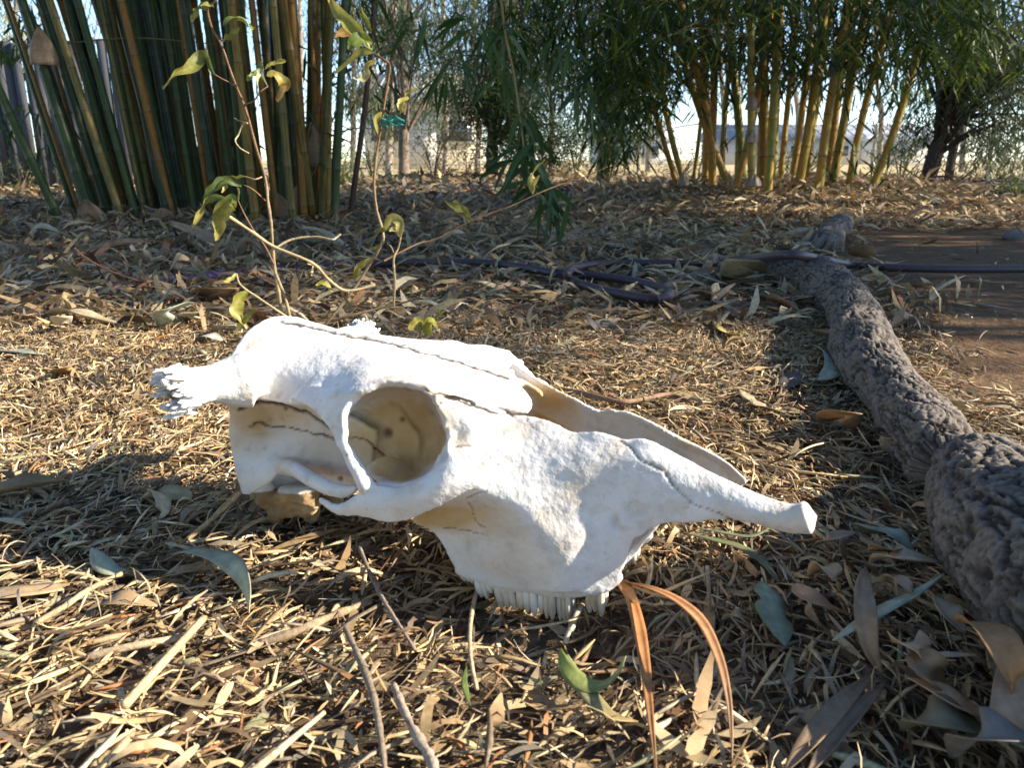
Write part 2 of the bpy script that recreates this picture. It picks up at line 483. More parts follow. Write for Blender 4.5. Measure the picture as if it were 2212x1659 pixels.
def K(u, v, y):
    """point of the skull (own frame: x to the muzzle, y to its left, z up, metres) that lies y cm off its mid-plane"""
    o = SKR.T @ (CAM - SKP); d = SKR.T @ ray(u, v)
    return o + d * ((y * 0.01 - o[1]) / d[1])
def A(x, y, l): return K(291.96 + x * 0.3494, 652.6 + y * 0.3494, l)      # read off an enlargement of the rear half
def B(x, y, l): return K(893.0 + x * 0.4115, 772.8 + y * 0.4115, l)       # ... of the front half

def patch(rows, t, sub=7):
    """a curved plate of bone through a grid of points, t metres thick"""
    G = np.array(rows, float)
    G = catmull(G, sub); G = np.swapaxes(catmull(np.swapaxes(G, 0, 1), sub), 0, 1)
    N = normals_grid(G); m, n = G.shape[:2]
    a = (G + N * t / 2).reshape(-1, 3); b = (G - N * t / 2).reshape(-1, 3); off = m * n
    F = [grid_faces(m, n)[:, ::-1], grid_faces(m, n, off)]
    rim = np.concatenate([np.arange(n), np.arange(1, m) * n + n - 1, (m - 1) * n + np.arange(n - 2, -1, -1), np.arange(m - 2, 0, -1) * n])
    r2 = np.roll(rim, -1)
    F.append(np.stack([rim, r2, r2 + off, rim + off], -1))
    return np.concatenate([a, b]), np.concatenate(F)

def ellipsoid(c, r, m=18, n=28, jitter=0.0):
    th = np.linspace(0.02, math.pi - 0.02, m); ph = np.linspace(0, 2 * math.pi, n, endpoint=False)
    T, Q = np.meshgrid(th, ph, indexing='ij')
    V = np.stack([np.sin(T) * np.cos(Q), np.sin(T) * np.sin(Q), np.cos(T)], -1).reshape(-1, 3)
    V = V * np.asarray(r) + np.asarray(c)
    F = grid_faces(m, n, wrap=True)
    V = np.concatenate([V, [np.asarray(c) + [0, 0, r[2]], np.asarray(c) - [0, 0, r[2]]]])
    j = np.arange(n); j2 = (j + 1) % n; k = m * n
    return V, [F, np.stack([j2, j, np.full(n, k)], -1), np.stack([(m - 1) * n + j, (m - 1) * n + j2, np.full(n, k + 1)], -1)]

def build_skull():
    solids, mids = [], []           # solids are mirrored to the far side, mids are not
    cm = 0.01
    # frontal bone, poll to the root of the nasals, mid-line to temporal crest and orbital rim
    fr = [
        [A(880, 122, 0), A(740, 165, -2.6), A(620, 300, -5.2), A(555, 420, -7.4)],
        [A(1000, 137, 0), A(860, 215, -2.8), A(715, 360, -5.6), A(590, 520, -7.8)],
        [A(1200, 182, 0), A(1070, 285, -3.0), A(920, 430, -5.2), A(790, 606, -6.5)],
        [A(1480, 232, 0), A(1345, 330, -3.3), A(1190, 470, -5.6), A(1030, 640, -6.9)],
        [A(1650, 272, 0), A(1540, 350, -3.2), A(1430, 440, -6.3), A(1330, 590, -8.2)],
        [A(1830, 322, 0), A(1740, 385, -2.6), A(1640, 440, -5.0), A(1560, 506, -7.3)],
        [A(2050, 382, 0), A(1985, 440, -2.4), A(1910, 490, -4.6), A(1820, 540, -6.7)],
    ]
    solids.append(patch(fr, 0.55 * cm))
    # nasal bone of the near side, broken off in a point; the far one is shorter
    na = [[A(1830, 322, 0), A(1790, 400, -2.0), A(1740, 455, -4.0), A(1740, 520, -6.2)],
          [A(2050, 382, 0), A(2010, 440, -1.7), A(1960, 500, -3.4), A(1930, 585, -5.7)],
          [B(280, 38, 0), B(255, 95, -1.3), B(225, 150, -2.6), B(200, 204, -4.0)],
          [B(400, 78, 0), B(385, 135, -1.1), B(360, 190, -2.2), B(335, 248, -3.4)],
          [B(505, 112, 0), B(500, 160, -.9), B(480, 225, -1.8), B(440, 288, -2.8)],
          [B(585, 185, -.25), B(590, 215, -.9), B(570, 250, -1.6), B(530, 292, -2.4)],
          [B(614, 245, -.8), B(618, 262, -1.1), B(612, 280, -1.5), B(600, 292, -1.9)]]
    mids.append(patch(na, 0.42 * cm))
    nf = np.array(na[:5]) * [1, -1, 1]
    mids.append(patch(nf[:, ::-1], 0.42 * cm))
    ne = np.array(na[3:6]) * [1, -1, 1]
    mids.append(patch(ne[:, 1:][:, ::-1] + [0, .006, 0], 0.42 * cm))
    # process behind the orbit
    po = [[A(960, 600, -6.7), A(1150, 520, -6.4), A(1345, 605, -8.1)],
          [A(1095, 655, -7.5), A(1215, 650, -7.9), A(1303, 690, -8.5)],
          [A(1205, 775, -8.4), A(1260, 780, -8.6), A(1305, 790, -8.8)],
          [A(1255, 880, -9.0), A(1290, 880, -9.1), A(1322, 885, -9.0)],
          [A(1310, 945, -9.1), A(1325, 945, -9.2), A(1345, 945, -9.1)]]
    solids.append(patch(po, 0.6 * cm))
    solids.append(tube([A(1310, 920, -9.0), A(1350, 1000, -9.15), A(1400, 1080, -9.25), A(1440, 1160, -9.3)], [.42 * cm, .5 * cm, .62 * cm, .7 * cm], 12))
    # face: lacrimal, maxilla down to the sockets of the teeth
    fa = [
        [A(1845, 565, -6.9), A(2040, 612, -5.0), B(330, 256, -3.5), B(520, 304, -2.9), B(690, 325, -2.9), B(830, 392, -3.1), B(980, 394, -3.1), B(1125, 432, -3.0)],
        [A(1905, 720, -7.3), A(2100, 760, -6.5), B(330, 420, -5.4), B(520, 470, -4.9), B(720, 510, -4.6), B(880, 530, -4.4), B(1000, 550, -4.1), B(1160, 560, -3.8)],
        [A(1945, 905, -7.8), B(130, 560, -7.2), B(320, 570, -6.7), B(500, 620, -6.1), B(680, 670, -5.5), B(840, 700, -5.0), B(1000, 710, -4.5), B(1200, 710, -3.9)],
        [A(1880, 1120, -8.8), B(110, 700, -8.3), B(300, 675, -7.6), B(460, 735, -6.9), B(630, 805, -6.4), B(800, 850, -5.6), B(1000, 845, -4.7), B(1250, 850, -3.7)],
        [A(1720, 1330, -6.6), B(120, 850, -6.0), B(290, 840, -5.8), B(450, 880, -6.05), B(630, 930, -6.5), B(790, 960, -6.1), B(960, 960, -5.0), B(1160, 945, -3.9)],
        [A(1850, 1420, -5.6), B(190, 960, -5.4), B(320, 1000, -5.5), B(450, 1040, -5.75), B(610, 1070, -6.2), B(770, 1085, -6.2), B(920, 1085, -5.2), B(1118, 1060, -3.9)],
        [B(215, 1090, -5.1), B(300, 1140, -5.2), B(380, 1168, -5.35), B(470, 1188, -5.5), B(620, 1205, -5.75), B(790, 1228, -5.75), B(920, 1215, -4.9), B(1065, 1172, -4.0)],
    ]
    solids.append(patch(fa[3:], 0.45 * cm)); mids.append(patch(fa[:4], 0.45 * cm))
    ff = np.array(fa[1:4])[:, :6] * [1, -1, 1]
    mids.append(patch(ff[:, ::-1], 0.45 * cm))
    solids.append(tube([B(235, 1105, -5.2), B(430, 1175, -5.4), B(650, 1200, -5.3), B(820, 1212, -4.9), B(1000, 1190, -4.1), B(1085, 1140, -3.8)], [.5 * cm, .6 * cm, .65 * cm, .65 * cm, .6 * cm, .4 * cm], 12))
    # premaxilla with its rounded free end
    pm = [[B(1128, 428, -2.9), B(1215, 428, -2.8), B(1350, 492, -2.6), B(1600, 622, -2.4), B(1860, 735, -2.3), B(1990, 775, -2.3)],
          [B(1150, 560, -3.8), B(1270, 560, -3.5), B(1420, 630, -3.2), B(1640, 710, -2.95), B(1880, 790, -2.8), B(2010, 835, -2.8)],
          [B(1180, 720, -4.0), B(1310, 720, -3.7), B(1460, 760, -3.4), B(1660, 790, -3.1), B(1890, 845, -2.95), B(2015, 880, -2.9)],
          [B(1180, 940, -3.9), B(1310, 872, -3.6), B(1460, 866, -3.3), B(1675, 846, -3.0), B(1890, 895, -2.8), B(2005, 922, -2.8)]]
    mids.append(patch(pm, 0.5 * cm))
    # the far premaxilla: a thin pointed blade, seen from its inner side
    pf = [[B(900, 245, 3.2), B(970, 278, 3.1), B(1050, 277, 3.0), B(1165, 298, 2.9), B(1400, 420, 2.8), B(1560, 494, 2.8), B(1660, 556, 2.8), B(1745, 640, 2.7)],
          [B(880, 330, 3.8), B(970, 345, 3.8), B(1050, 365, 3.8), B(1180, 400, 3.7), B(1400, 500, 3.5), B(1560, 565, 3.4), B(1660, 615, 3.1), B(1755, 660, 2.8)],
          [B(880, 430, 4.2), B(970, 450, 4.2), B(1050, 470, 4.2), B(1190, 540, 4.0), B(1400, 600, 3.8), B(1560, 645, 3.4), B(1660, 668, 3.1), B(1740, 674, 2.8)]]
    mids.append(patch(pf, 0.35 * cm))
    pg = [[B(520, 20, 5.0), B(600, 80, 4.4), B(700, 143, 3.9), B(830, 208, 3.5), B(900, 245, 3.2)],
          [B(560, 160, 5.2), B(640, 200, 4.9), B(730, 240, 4.6), B(850, 290, 4.2), B(900, 330, 3.9)],
          [B(600, 260, 5.2), B(680, 300, 5.0), B(760, 340, 4.8), B(850, 390, 4.5), B(900, 430, 4.2)]]
    mids.append(patch(pg, 0.35 * cm))
    mids.append(tube([B(1560, 725, -2.6), B(1700, 770, -2.55), B(1850, 815, -2.5), B(1960, 842, -2.5), B(2040, 842, -2.5), B(2075, 838, -2.5)], [.45 * cm, .80 * cm, .86 * cm, .88 * cm, 1.05 * cm, 1.10 * cm], 16))
    # palate and floor of the nose
    for (la, lb) in ((0, 1),):
        pa = []
        for p in ([B(215, 1060, -5.2)], [B(430, 1130, -5.4)], [B(650, 1160, -5.2)], [B(850, 1170, -4.6)], [B(1060, 1120, -3.6)], [B(1300, 860, -3.2)], [B(1600, 850, -2.8)]):
            q = p[0]; dz = 0.012
            pa.append([q, q * [1, .5, 1] + [0, 0, dz * 0.8], q * [1, 0, 1] + [0, 0, dz], q * [1, -.5, 1] + [0, 0, dz * 0.8], q * [1, -1, 1]])
        mids.append(patch(pa[:6], 0.4 * cm))
    # cheek bone under the orbit, its fork, and the bar of the temporal bone
    zy = [[A(1142, 1212, -8.3), A(1270, 1258, -8.9), A(1385, 1190, -9.2), A(1470, 1128, -9.1), A(1640, 1148, -9.0), A(1800, 1092, -8.7), A(1900, 1003, -8.3), A(1942, 905, -7.8)],
          [A(1146, 1220, -8.4), A(1262, 1280, -9.2), A(1395, 1250, -9.6), A(1510, 1240, -9.6), A(1660, 1240, -9.5), A(1830, 1180, -9.2), A(1950, 1100, -8.7), A(2040, 1010, -8.0)],
          [A(1150, 1228, -8.3), A(1252, 1300, -8.9), A(1400, 1318, -9.2), A(1550, 1352, -9.1), A(1700, 1334, -8.9), A(1850, 1268, -8.6), A(2000, 1192, -8.2), A(2140, 1118, -7.6)]]
    solids.append(patch(zy, 0.5 * cm))
    solids.append(tube([A(1480, 1240, -9.0), A(1640, 1250, -8.9), A(1800, 1190, -8.6), A(1920, 1090, -8.1)], [.5 * cm, .62 * cm, .6 * cm, .5 * cm], 12))
    solids.append(tube([A(900, 1000, -5.6), A(985, 1035, -6.6), A(1080, 1090, -7.5), A(1190, 1145, -8.3), A(1290, 1170, -8.8), A(1372, 1148, -9.0)], [.7 * cm, .62 * cm, .62 * cm, .58 * cm, .48 * cm, .2 * cm], 12))
    # side of the braincase inside the temporal fossa, down to the ear and neck processes
    te = [[A(575, 560, -7.0), A(780, 560, -6.6), A(950, 560, -6.2), A(1150, 600, -5.6), A(1330, 700, -5.2), A(1500, 800, -4.8)],
          [A(588, 680, -6.5), A(780, 650, -5.4), A(950, 640, -5.0), A(1120, 690, -4.8), A(1300, 770, -4.7), A(1500, 860, -4.4)],
          [A(582, 780, -6.3), A(750, 760, -5.1), A(950, 770, -4.7), A(1110, 800, -4.6), A(1280, 850, -4.5), A(1480, 930, -4.3)],
          [A(596, 900, -6.2), A(750, 880, -5.4), A(950, 890, -5.0), A(1100, 930, -4.9), A(1270, 970, -4.7), A(1470, 990, -4.3)],
          [A(622, 1035, -6.3), A(770, 1000, -5.9), A(940, 1000, -5.7), A(1090, 1030, -5.2), A(1260, 1060, -4.8), A(1450, 1060, -4.3)],
          [A(640, 1110, -6.3), A(770, 1080, -6.1), A(880, 1055, -5.7), A(1050, 1090, -4.9), A(1240, 1130, -4.5), A(1430, 1130, -4.1)]]
    solids.append(patch(te, 0.45 * cm))
    solids.append(patch([[A(615, 1020, -6.3), A(760, 1010, -6.1), A(900, 1030, -5.9)], [A(645, 1110, -6.3), A(750, 1095, -6.15), A(855, 1095, -5.9)],
                         [A(662, 1185, -6.2), A(700, 1190, -6.1), A(770, 1160, -6.0)]], 0.5 * cm))
    # back of the skull, base and the knobs of the neck joint
    bk = []
    for (x, y, l) in ((870, 128, -.01), (560, 430, -7.2), (592, 690, -6.5), (588, 780, -6.3), (602, 900, -6.2), (630, 1040, -6.2), (665, 1170, -6.0)):
        bk.append(A(x, y, l))
    rows = []
    for i, p in enumerate(bk[1:]):
        bulge = [0.010, .004, -.006, -.012, -.014, -.006][i]
        lift = [0.028, .014, .004, 0, 0, .01][i]
        rows.append([p, p * [1, .55, 1] + [-bulge * .6, 0, lift * .7], p * [1, 0, 1] + [-bulge, 0, lift], p * [1, -.55, 1] + [-bulge * .6, 0, lift * .7], p * [1, -1, 1]])
    mids.append(patch([[A(850, 125, -.6)] * 2 + [A(872, 121, 0)] + [A(850, 125, -.6) * [1, -1, 1]] * 2] + rows, 0.5 * cm))
    c0 = (A(950, 780, -4.6) * [1, 0, 1])
    mids.append(ellipsoid(c0 + [-.02, 0, 0.0], (.048, .034, .046)))
    b0 = A(900, 1180, -2.2)
    for (ex, ey, l, rr) in ((830, 1210, -3.0, (.018, .010, .012)), (930, 1240, -2.8, (.018, .012, .014)), (1040, 1240, -2.6, (.018, .010, .012)), (870, 1290, -2.2, (.009, .008, .014)), (1010, 1190, -3.4, (.024, .010, .010)), (800, 1180, -3.4, (.012, .008, .016)), (1080, 1290, -1.6, (.010, .008, .012))):
        solids.append(ellipsoid(A(ex, ey, l), rr, 12, 18))
    mids.append(tube([b0 * [1, 0, 1] + [-.03, 0, .01], b0 * [1, 0, 1] + [.04, 0, .012], b0 * [1, 0, 1] + [.12, 0, .035]], [.024, .022, .018], 14))
    solids.append(ellipsoid(b0 * [1, 0, 1] + [-.02, -.022, .012], (.018, .014, .020)))
    # bowl of the orbit
    rim = [A(1340, 625, -7.9), A(1420, 558, -7.6), A(1560, 515, -7.2), A(1730, 522, -6.9), A(1845, 585, -6.9), A(1890, 690, -7.1), A(1925, 790, -7.4), A(1940, 905, -7.8),
           A(1895, 1005, -8.3), A(1790, 1092, -8.6), A(1640, 1140, -8.8), A(1500, 1125, -8.9), A(1400, 1050, -9.0), A(1335, 930, -8.9), A(1308, 790, -8.7), A(1308, 690, -8.3)]
    rim = np.array(rim); ctr = rim.mean(0)
    keep = [15] + list(range(0, 12))
    R0 = rim[keep]
    dep = np.array([-.40, .90, -.12])
    def ring(k, d):
        flat = R0 * (1 - min(1, d / .03) * .5) + (R0 * [1, 0, 1] + [0, ctr[1], 0]) * min(1, d / .03) * .5
        return ctr * (1 - k) + flat * k + dep * d
    solids.append(patch([ring(1.0, .0), ring(1.02, .012), ring(1.0, .026), ring(.86, .040), ring(.52, .050), ring(.06, .053)], 0.4 * cm, 5))
    for (ex, ey, l) in ((1862, 615, -7.0), (1888, 668, -7.1), (1912, 708, -7.2), (1920, 770, -7.4), (1945, 828, -7.5)):
        solids.append(ellipsoid(A(ex, ey, l), (.0035, .0030, .0028), 8, 10))
    solids.append(patch([[A(1290, 600, -4.9), A(1460, 600, -4.2), A(1640, 640, -3.6)], [A(1300, 700, -4.5), A(1490, 710, -3.8), A(1700, 740, -3.7)], [A(1330, 800, -4.2), A(1550, 810, -3.7), A(1760, 830, -4.0)], [A(1330, 920, -4.2), A(1550, 930, -3.7), A(1760, 950, -4.4)],
                         [A(1380, 1070, -4.3), A(1560, 1080, -4.4), A(1760, 1090, -5.6)]], .4 * cm))
    # a loose-looking plate of bone on the floor of the orbit
    fl = [[A(1430, 1010, -6.6), A(1560, 950, -5.8), A(1700, 1000, -5.4)], [A(1440, 1060, -7.4), A(1580, 1040, -6.8), A(1730, 1090, -6.4)], [A(1500, 1120, -8.0), A(1600, 1130, -7.9), A(1700, 1130, -7.8)]]
    solids.append(patch(fl, 0.3 * cm))
    # horn stumps, hollow and frayed, are parts of their own; here only their root
    solids.append(tube([A(700, 480, -6.6), A(600, 495, -7.6), A(520, 500, -8.6), A(455, 508, -9.4)], [2.3 * cm, 2.0 * cm, 1.65 * cm, 1.45 * cm], 18))

    bag = Bag()
    for V, F in solids + mids: bag.add(V, F)
    for V, F in solids: bag.add(V * [1, -1, 1], [np.asarray(f)[:, ::-1] for f in (F if isinstance(F, list) else [F])])
    raw = bag.mesh('raw_bone')
    tmp = bpy.data.objects.new('raw_bone', raw); COL.objects.link(tmp)
    md = tmp.modifiers.new('r', 'REMESH'); md.mode = 'VOXEL'; md.voxel_size = 0.0015
    sm = tmp.modifiers.new('s', 'SMOOTH'); sm.factor = 0.5; sm.iterations = 7
    dg = bpy.context.evaluated_depsgraph_get()
    me = bpy.data.meshes.new_from_object(tmp.evaluated_get(dg))
    bpy.data.objects.remove(tmp); bpy.data.meshes.remove(raw)
    me.name = 'cranium'
    n = len(me.vertices)
    V = np.empty(n * 3, np.float32); me.vertices.foreach_get('co', V); V = V.reshape(-1, 3).astype(float)
    Nn = np.empty(n * 3, np.float32); me.vertices.foreach_get('normal', Nn); Nn = Nn.reshape(-1, 3)
    # pitted, slightly uneven surface
    rough_base = ((V[:, 2] < A(900, 1150, -3)[2]) & (np.abs(V[:, 1]) < .048) & (V[:, 0] < .15))
    V += Nn * (rough_base * (fbm(V * 120, 3, 51) - .5) * .009)[:, None]
    V += Nn * ((fbm(V * 55, 4, 3) - .5) * 0.0022 + (fbm(V * 260, 2, 9) - .5) * 0.0006)[:, None]
    # cracks and sutures: real grooves, their dirt and self-shadow put into the colour
    Wd = V @ SKR.T + SKP - CAM
    zc = Wd @ FW; U2 = CXP + FPX * (Wd @ RT) / zc; V2 = CYP - FPX * (Wd @ UP) / zc
    Ui = np.stack([U2, V2], -1)
    jag = np.stack([vnoise(V * 420, 21), vnoise(V * 420, 22)], -1) - .5
    jag2 = np.stack([vnoise(V * 130, 23), vnoise(V * 130, 24)], -1) - .5
    Uj = Ui + jag * 3.5 + jag2 * 7
    def pa(l): return [(291.96 + x * 0.3494, 652.6 + y * 0.3494) for x, y in l]
    def pb(l): return [(893.0 + x * 0.4115, 772.8 + y * 0.4115) for x, y in l]
    cracks = [
        (pa([(900, 122), (1000, 137), (1150, 172), (1300, 206), (1480, 232), (1600, 257), (1750, 300), (1900, 347), (2050, 384), (2212, 442)]), 2.3, -3, 1.5, 1.0),
        (pb([(250, 28), (380, 70), (500, 108)]), 2.6, -3, 1.5, 1.0),
        (pa([(1800, 540), (1950, 592), (2050, 622), (2200, 682)]), 3.0, -9, -2, 1.0),
        (pb([(130, 176), (200, 205), (330, 250), (430, 290)]), 3.4, -9, -1.5, 1.0),
        (pb([(445, 258), (490, 280), (525, 302)]), 2.6, -9, -.5, .9),
        (pa([(640, 662), (780, 622), (900, 637), (1050, 682), (1130, 730), (1200, 772)]), 3.2, -7.2, -3, 1.0),
        (pa([(700, 772), (780, 748), (850, 775), (1000, 787), (1150, 822), (1250, 846), (1380, 840), (1450, 870), (1540, 950)]), 2.2, -7.2, -2.5, .95),
        (pb([(1080, 425), (1130, 460), (1180, 520), (1290, 585), (1350, 640), (1400, 710), (1500, 775), (1680, 852)]), 2.0, -6, -1.5, .7),
        (pb([(190, 485), (260, 470), (300, 465)]), 1.5, -9, -4, .8), (pb([(330, 455), (400, 520), (450, 570)]), 1.3, -9, -3, .7),
        (pb([(280, 740), (330, 720), (390, 700)]), 1.3, -9, -4, .7), (pb([(150, 900), (250, 905), (360, 925)]), 1.3, -9, -4, .7),
        (pb([(290, 760), (330, 860), (380, 890)]), 1.2, -9, -4, .6), (pb([(580, 310), (620, 350), (650, 380)]), 1.2, -9, -1.5, .6),
        (pb([(1750, 700), (1850, 740), (1940, 775)]), 1.2, -6, -1, .6),
        (pa([(1290, 935), (1330, 970), (1350, 960)]), 1.6, -10, -7, .9),
    ]
    crack = np.zeros(n); groove = np.zeros(n)
    for pts, w, y0, y1, amt in cracks:
        pts = catmull(np.array(pts, float), 4)
        lo, hi = pts.min(0) - 14, pts.max(0) + 14
        sel = np.where((Ui[:, 0] > lo[0]) & (Ui[:, 0] < hi[0]) & (Ui[:, 1] > lo[1]) & (Ui[:, 1] < hi[1]) & (V[:, 1] > y0 * .01) & (V[:, 1] < y1 * .01))[0]
        if len(sel) == 0: continue
        q = Uj[sel]; best = np.full(len(sel), 1e9)
        for a, b in zip(pts[:-1], pts[1:]):
            ab = b - a; t = np.clip(((q - a) @ ab) / (ab @ ab + 1e-9), 0, 1)
            best = np.minimum(best, np.linalg.norm(q - a - t[:, None] * ab, axis=1))
        wv = w * (0.7 + 0.8 * vnoise(V[sel] * 60, 31))
        k = np.clip(1.35 - best / wv, 0, 1) * amt
        crack[sel] = np.maximum(crack[sel], k); groove[sel] = np.maximum(groove[sel], k * min(1, w / 2))
    for (x, y, r, l0, l1) in ((1650, 725, 17, -8, -2), (1560, 810, 30, -8, -2), (1885, 622, 11, -9, -5), (930, 660, 14, -7, -3), (1270, 1095, 16, -7, -3), (1880, 925, 10, -9, -5), (1960, 655, 7, -9, -5)):
        p = np.array(pa([(x, y)])[0]); d = np.linalg.norm(Ui - p, axis=1)
        s = (V[:, 1] > l0 * .01) & (V[:, 1] < l1 * .01)
        k = np.clip(1.4 - d / (r * .3494), 0, 1) * s
        crack = np.maximum(crack, k * .8); groove = np.maximum(groove, k)
    p = np.array(pb([(1058, 862)])[0]); d = np.linalg.norm((Ui - p) * [1, .62], axis=1); k = np.clip(1.3 - d / 11, 0, 1) * (V[:, 1] < -.01)
    groove = np.maximum(groove, k * 1.5); crack = np.maximum(crack, k * .25)
    V -= Nn * (groove * 0.0014)[:, None]
    # brown weathering where soil and damp sat: fossa, orbit, under the cheek, inside, teeth sockets
    y = np.abs(V[:, 1]); stain = np.zeros(n)
    def blob(P, r, amt):
        P = np.asarray(P); Q = V.copy(); Q[:, 1] = -np.abs(Q[:, 1])
        d = np.linalg.norm((Q - P) / r, axis=1); return amt * np.clip(1.25 - d, 0, 1)
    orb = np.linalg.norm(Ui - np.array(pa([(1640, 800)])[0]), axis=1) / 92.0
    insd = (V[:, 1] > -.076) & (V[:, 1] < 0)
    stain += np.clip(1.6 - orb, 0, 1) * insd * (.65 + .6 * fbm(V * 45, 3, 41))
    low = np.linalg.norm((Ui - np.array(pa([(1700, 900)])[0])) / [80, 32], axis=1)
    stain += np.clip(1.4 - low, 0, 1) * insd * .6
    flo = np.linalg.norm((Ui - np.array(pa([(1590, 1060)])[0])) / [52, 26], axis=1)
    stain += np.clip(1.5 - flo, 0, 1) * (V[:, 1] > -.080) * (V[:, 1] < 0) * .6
    stain += ((V[:, 2] < A(900, 1150, -3)[2]) & (y < .048) & (V[:, 0] < .15)) * (.9 + .5 * fbm(V * 60, 3, 43)); base_shade = ((V[:, 2] < A(900, 1150, -3)[2]) & (y < .048) & (V[:, 0] < .15)) * (.10 + .6 * fbm(V * 80, 3, 44))
    crack = np.maximum(crack, base_shade)  # dark tan skull base, deepened in colour to stand in for shade
    stain += blob(A(900, 680, -5.2), (.055, .016, .02), .75) + blob(A(700, 800, -5.6), (.03, .016, .02), .4)
    stain += blob(A(620, 620, -6.6), (.025, .02, .018), .8)
    stain += blob(A(1150, 950, -4.8), (.04, .016, .022), .55)
    stain += blob(B(250, 830, -6.6), (.045, .022, .020), .75) + blob(B(100, 860, -6.8), (.03, .02, .016), .8)
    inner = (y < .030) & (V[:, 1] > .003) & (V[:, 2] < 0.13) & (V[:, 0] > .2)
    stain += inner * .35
    stain += (V[:, 1] > .004) * np.clip(1.3 - np.linalg.norm(Ui - np.array(pb([(720, 260)])[0]), axis=1) / 70, 0, 1) * .7
    stain += np.clip((fbm(V * 26, 3, 77) - .54) * 1.6, 0, .22) + np.clip((fbm(V * 75, 3, 78) - .60) * 2, 0, .2)
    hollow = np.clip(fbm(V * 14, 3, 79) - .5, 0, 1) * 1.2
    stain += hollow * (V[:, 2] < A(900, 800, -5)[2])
    # the inside of the shells, away from the weather
    me.vertices.foreach_set('co', V.astype(np.float32).ravel())
    me.update()
    for k, val in (('stain', np.clip(stain, 0, 1)), ('crack', np.clip(crack, 0, 1))):
        a = me.attributes.new(k, 'FLOAT', 'POINT'); a.data.foreach_set('value', val.astype(np.float32))
    me.polygons.foreach_set('use_smooth', np.ones(len(me.polygons), dtype=bool))
    return me

def skull():
    root = thing('cattle_skull', 'sun-bleached white cattle skull lying on the leaf litter', 'skull', SKP)
    from mathutils import Matrix
    root.rotation_euler = Matrix(SKR.tolist()).to_euler()
    link('cranium', build_skull(), M_BONE, root)
    cm = .01
    # horn stumps: flared, hollow, with a frayed rim of bony fingers
    rs = np.random.default_rng(5)
    def horn(sgn):
        bag = Bag()
        P = np.array([A(520, 500, -8.6), A(455, 508, -9.4), A(380, 522, -10.3), A(305, 537, -11.2), A(225, 556, -12.1)]) * [1, sgn, 1]
        R = np.array([1.45, 1.44, 1.48, 1.58, 1.78]) * cm
        seg = 40
        V, F = tube(P, R, seg, 6, False)
        m = len(V) // seg; V = V.reshape(m, seg, 3); c = V.mean(1, keepdims=True)
        ax = (P[-1] - P[-2]); ax /= np.linalg.norm(ax)
        ragged = np.array([rs.uniform(-.009, .006) for _ in range(seg)])
        t = np.linspace(0, 1, m)[:, None]
        V = V + ax * (ragged[None, :] * np.clip(t - .55, 0, 1) * 2)[..., None]
        ridg = 1 + .05 * np.sin(np.arange(seg) * 2.7 + 1)[None, :, None] * np.clip(t, .2, 1)[..., None] + rs.normal(0, .015, (m, seg, 1))
        V = c + (V - c) * ridg
        I = c + (V - c) * (0.80 - .22 * (1 - t[..., None]))
        allv = np.concatenate([V.reshape(-1, 3), I.reshape(-1, 3)])
        f = grid_faces(m, seg, wrap=True); off = m * seg
        j = np.arange(seg); j2 = (j + 1) % seg; last = (m - 1) * seg
        bag.add(allv, [f[:, ::-1], f + off, np.stack([last + j, last + j2, off + last + j2, off + last + j], -1)])
        for k in range(110):           # little fingers and beads of bone at the broken end
            a = rs.uniform(0, 2 * math.pi); jx = int(a / (2 * math.pi) * seg) % seg
            rad = rs.uniform(.55, 1.04); base = c[-1, 0] + (V[-1, jx] - c[-1, 0]) * rad + ax * rs.uniform(-.006, .004)
            ln = rs.uniform(.001, .007) * (1.2 if rad > .8 else .7); d = ax + rs.normal(0, .16, 3); d /= np.linalg.norm(d)
            r = rs.uniform(.0009, .0021)
            bag.add(*tube([base - d * .006, base, base + d * ln * .6, base + d * ln], [r * .8, r, r * 1.15, r * .5], 6, 2))
        me = bag.mesh('horn_core'); n = len(me.vertices)
        for k, val in (('stain', np.zeros(n)), ('crack', np.zeros(n))):
            a = me.attributes.new(k, 'FLOAT', 'POINT')
            if k == 'stain': val = np.zeros(n); val[m * seg:2 * m * seg] = .9
            a.data.foreach_set('value', val.astype(np.float32))
        return me
    link('horn_core', horn(1), M_BONE, root); link('horn_core', horn(-1), M_BONE, root)
    # cheek teeth, each with its ridges
    spec = [(265, 1128, 292, 1185, 1.0), (355, 1165, 385, 1245, 1.35), (470, 1188, 498, 1302, 1.6), (592, 1200, 602, 1338, 1.55), (700, 1215, 702, 1366, 1.25), (785, 1225, 795, 1378, 1.05), (955, 1208, 955, 1342, 1.35)]
    lat = [-5.6, -5.7, -5.75, -5.7, -5.5, -5.2, -4.5]
    for sgn in (1, -1):
        for (x0, y0, x1, y1, w), l in zip(spec, lat):
            top = B(x0, y0 - 25, l + .2) * [1, sgn, 1]; bot = B(x1, y1, l + .1) * [1, sgn, 1]
            bag = Bag(); fwd = np.array([1, 0, 0.0]); side = np.array([0, -sgn, 0.0])
            nl = 3 if w > .95 else 2
            for li in range(nl):
                for inn in (0, 1):
                    o = fwd * ((li - (nl - 1) / 2) * w * cm / nl * .98) - side * (inn * .9 * cm)
                    r = w * cm / nl * rs.uniform(.54, .64); e = rs.uniform(-.003, .004)
                    q = bot + o + [0, 0, e + inn * .001]
                    bag.add(*tube([top + o, (top + q + o) / 2 + side * .0008, q * .8 + (top + o) * .2, q + side * .0002], [r * .95, r * 1.05, r * 1.0, r * .42], 8, 3))
            link('tooth', bag.mesh('tooth'), M_TOOTH, root)
    return root
SKULL = skull()

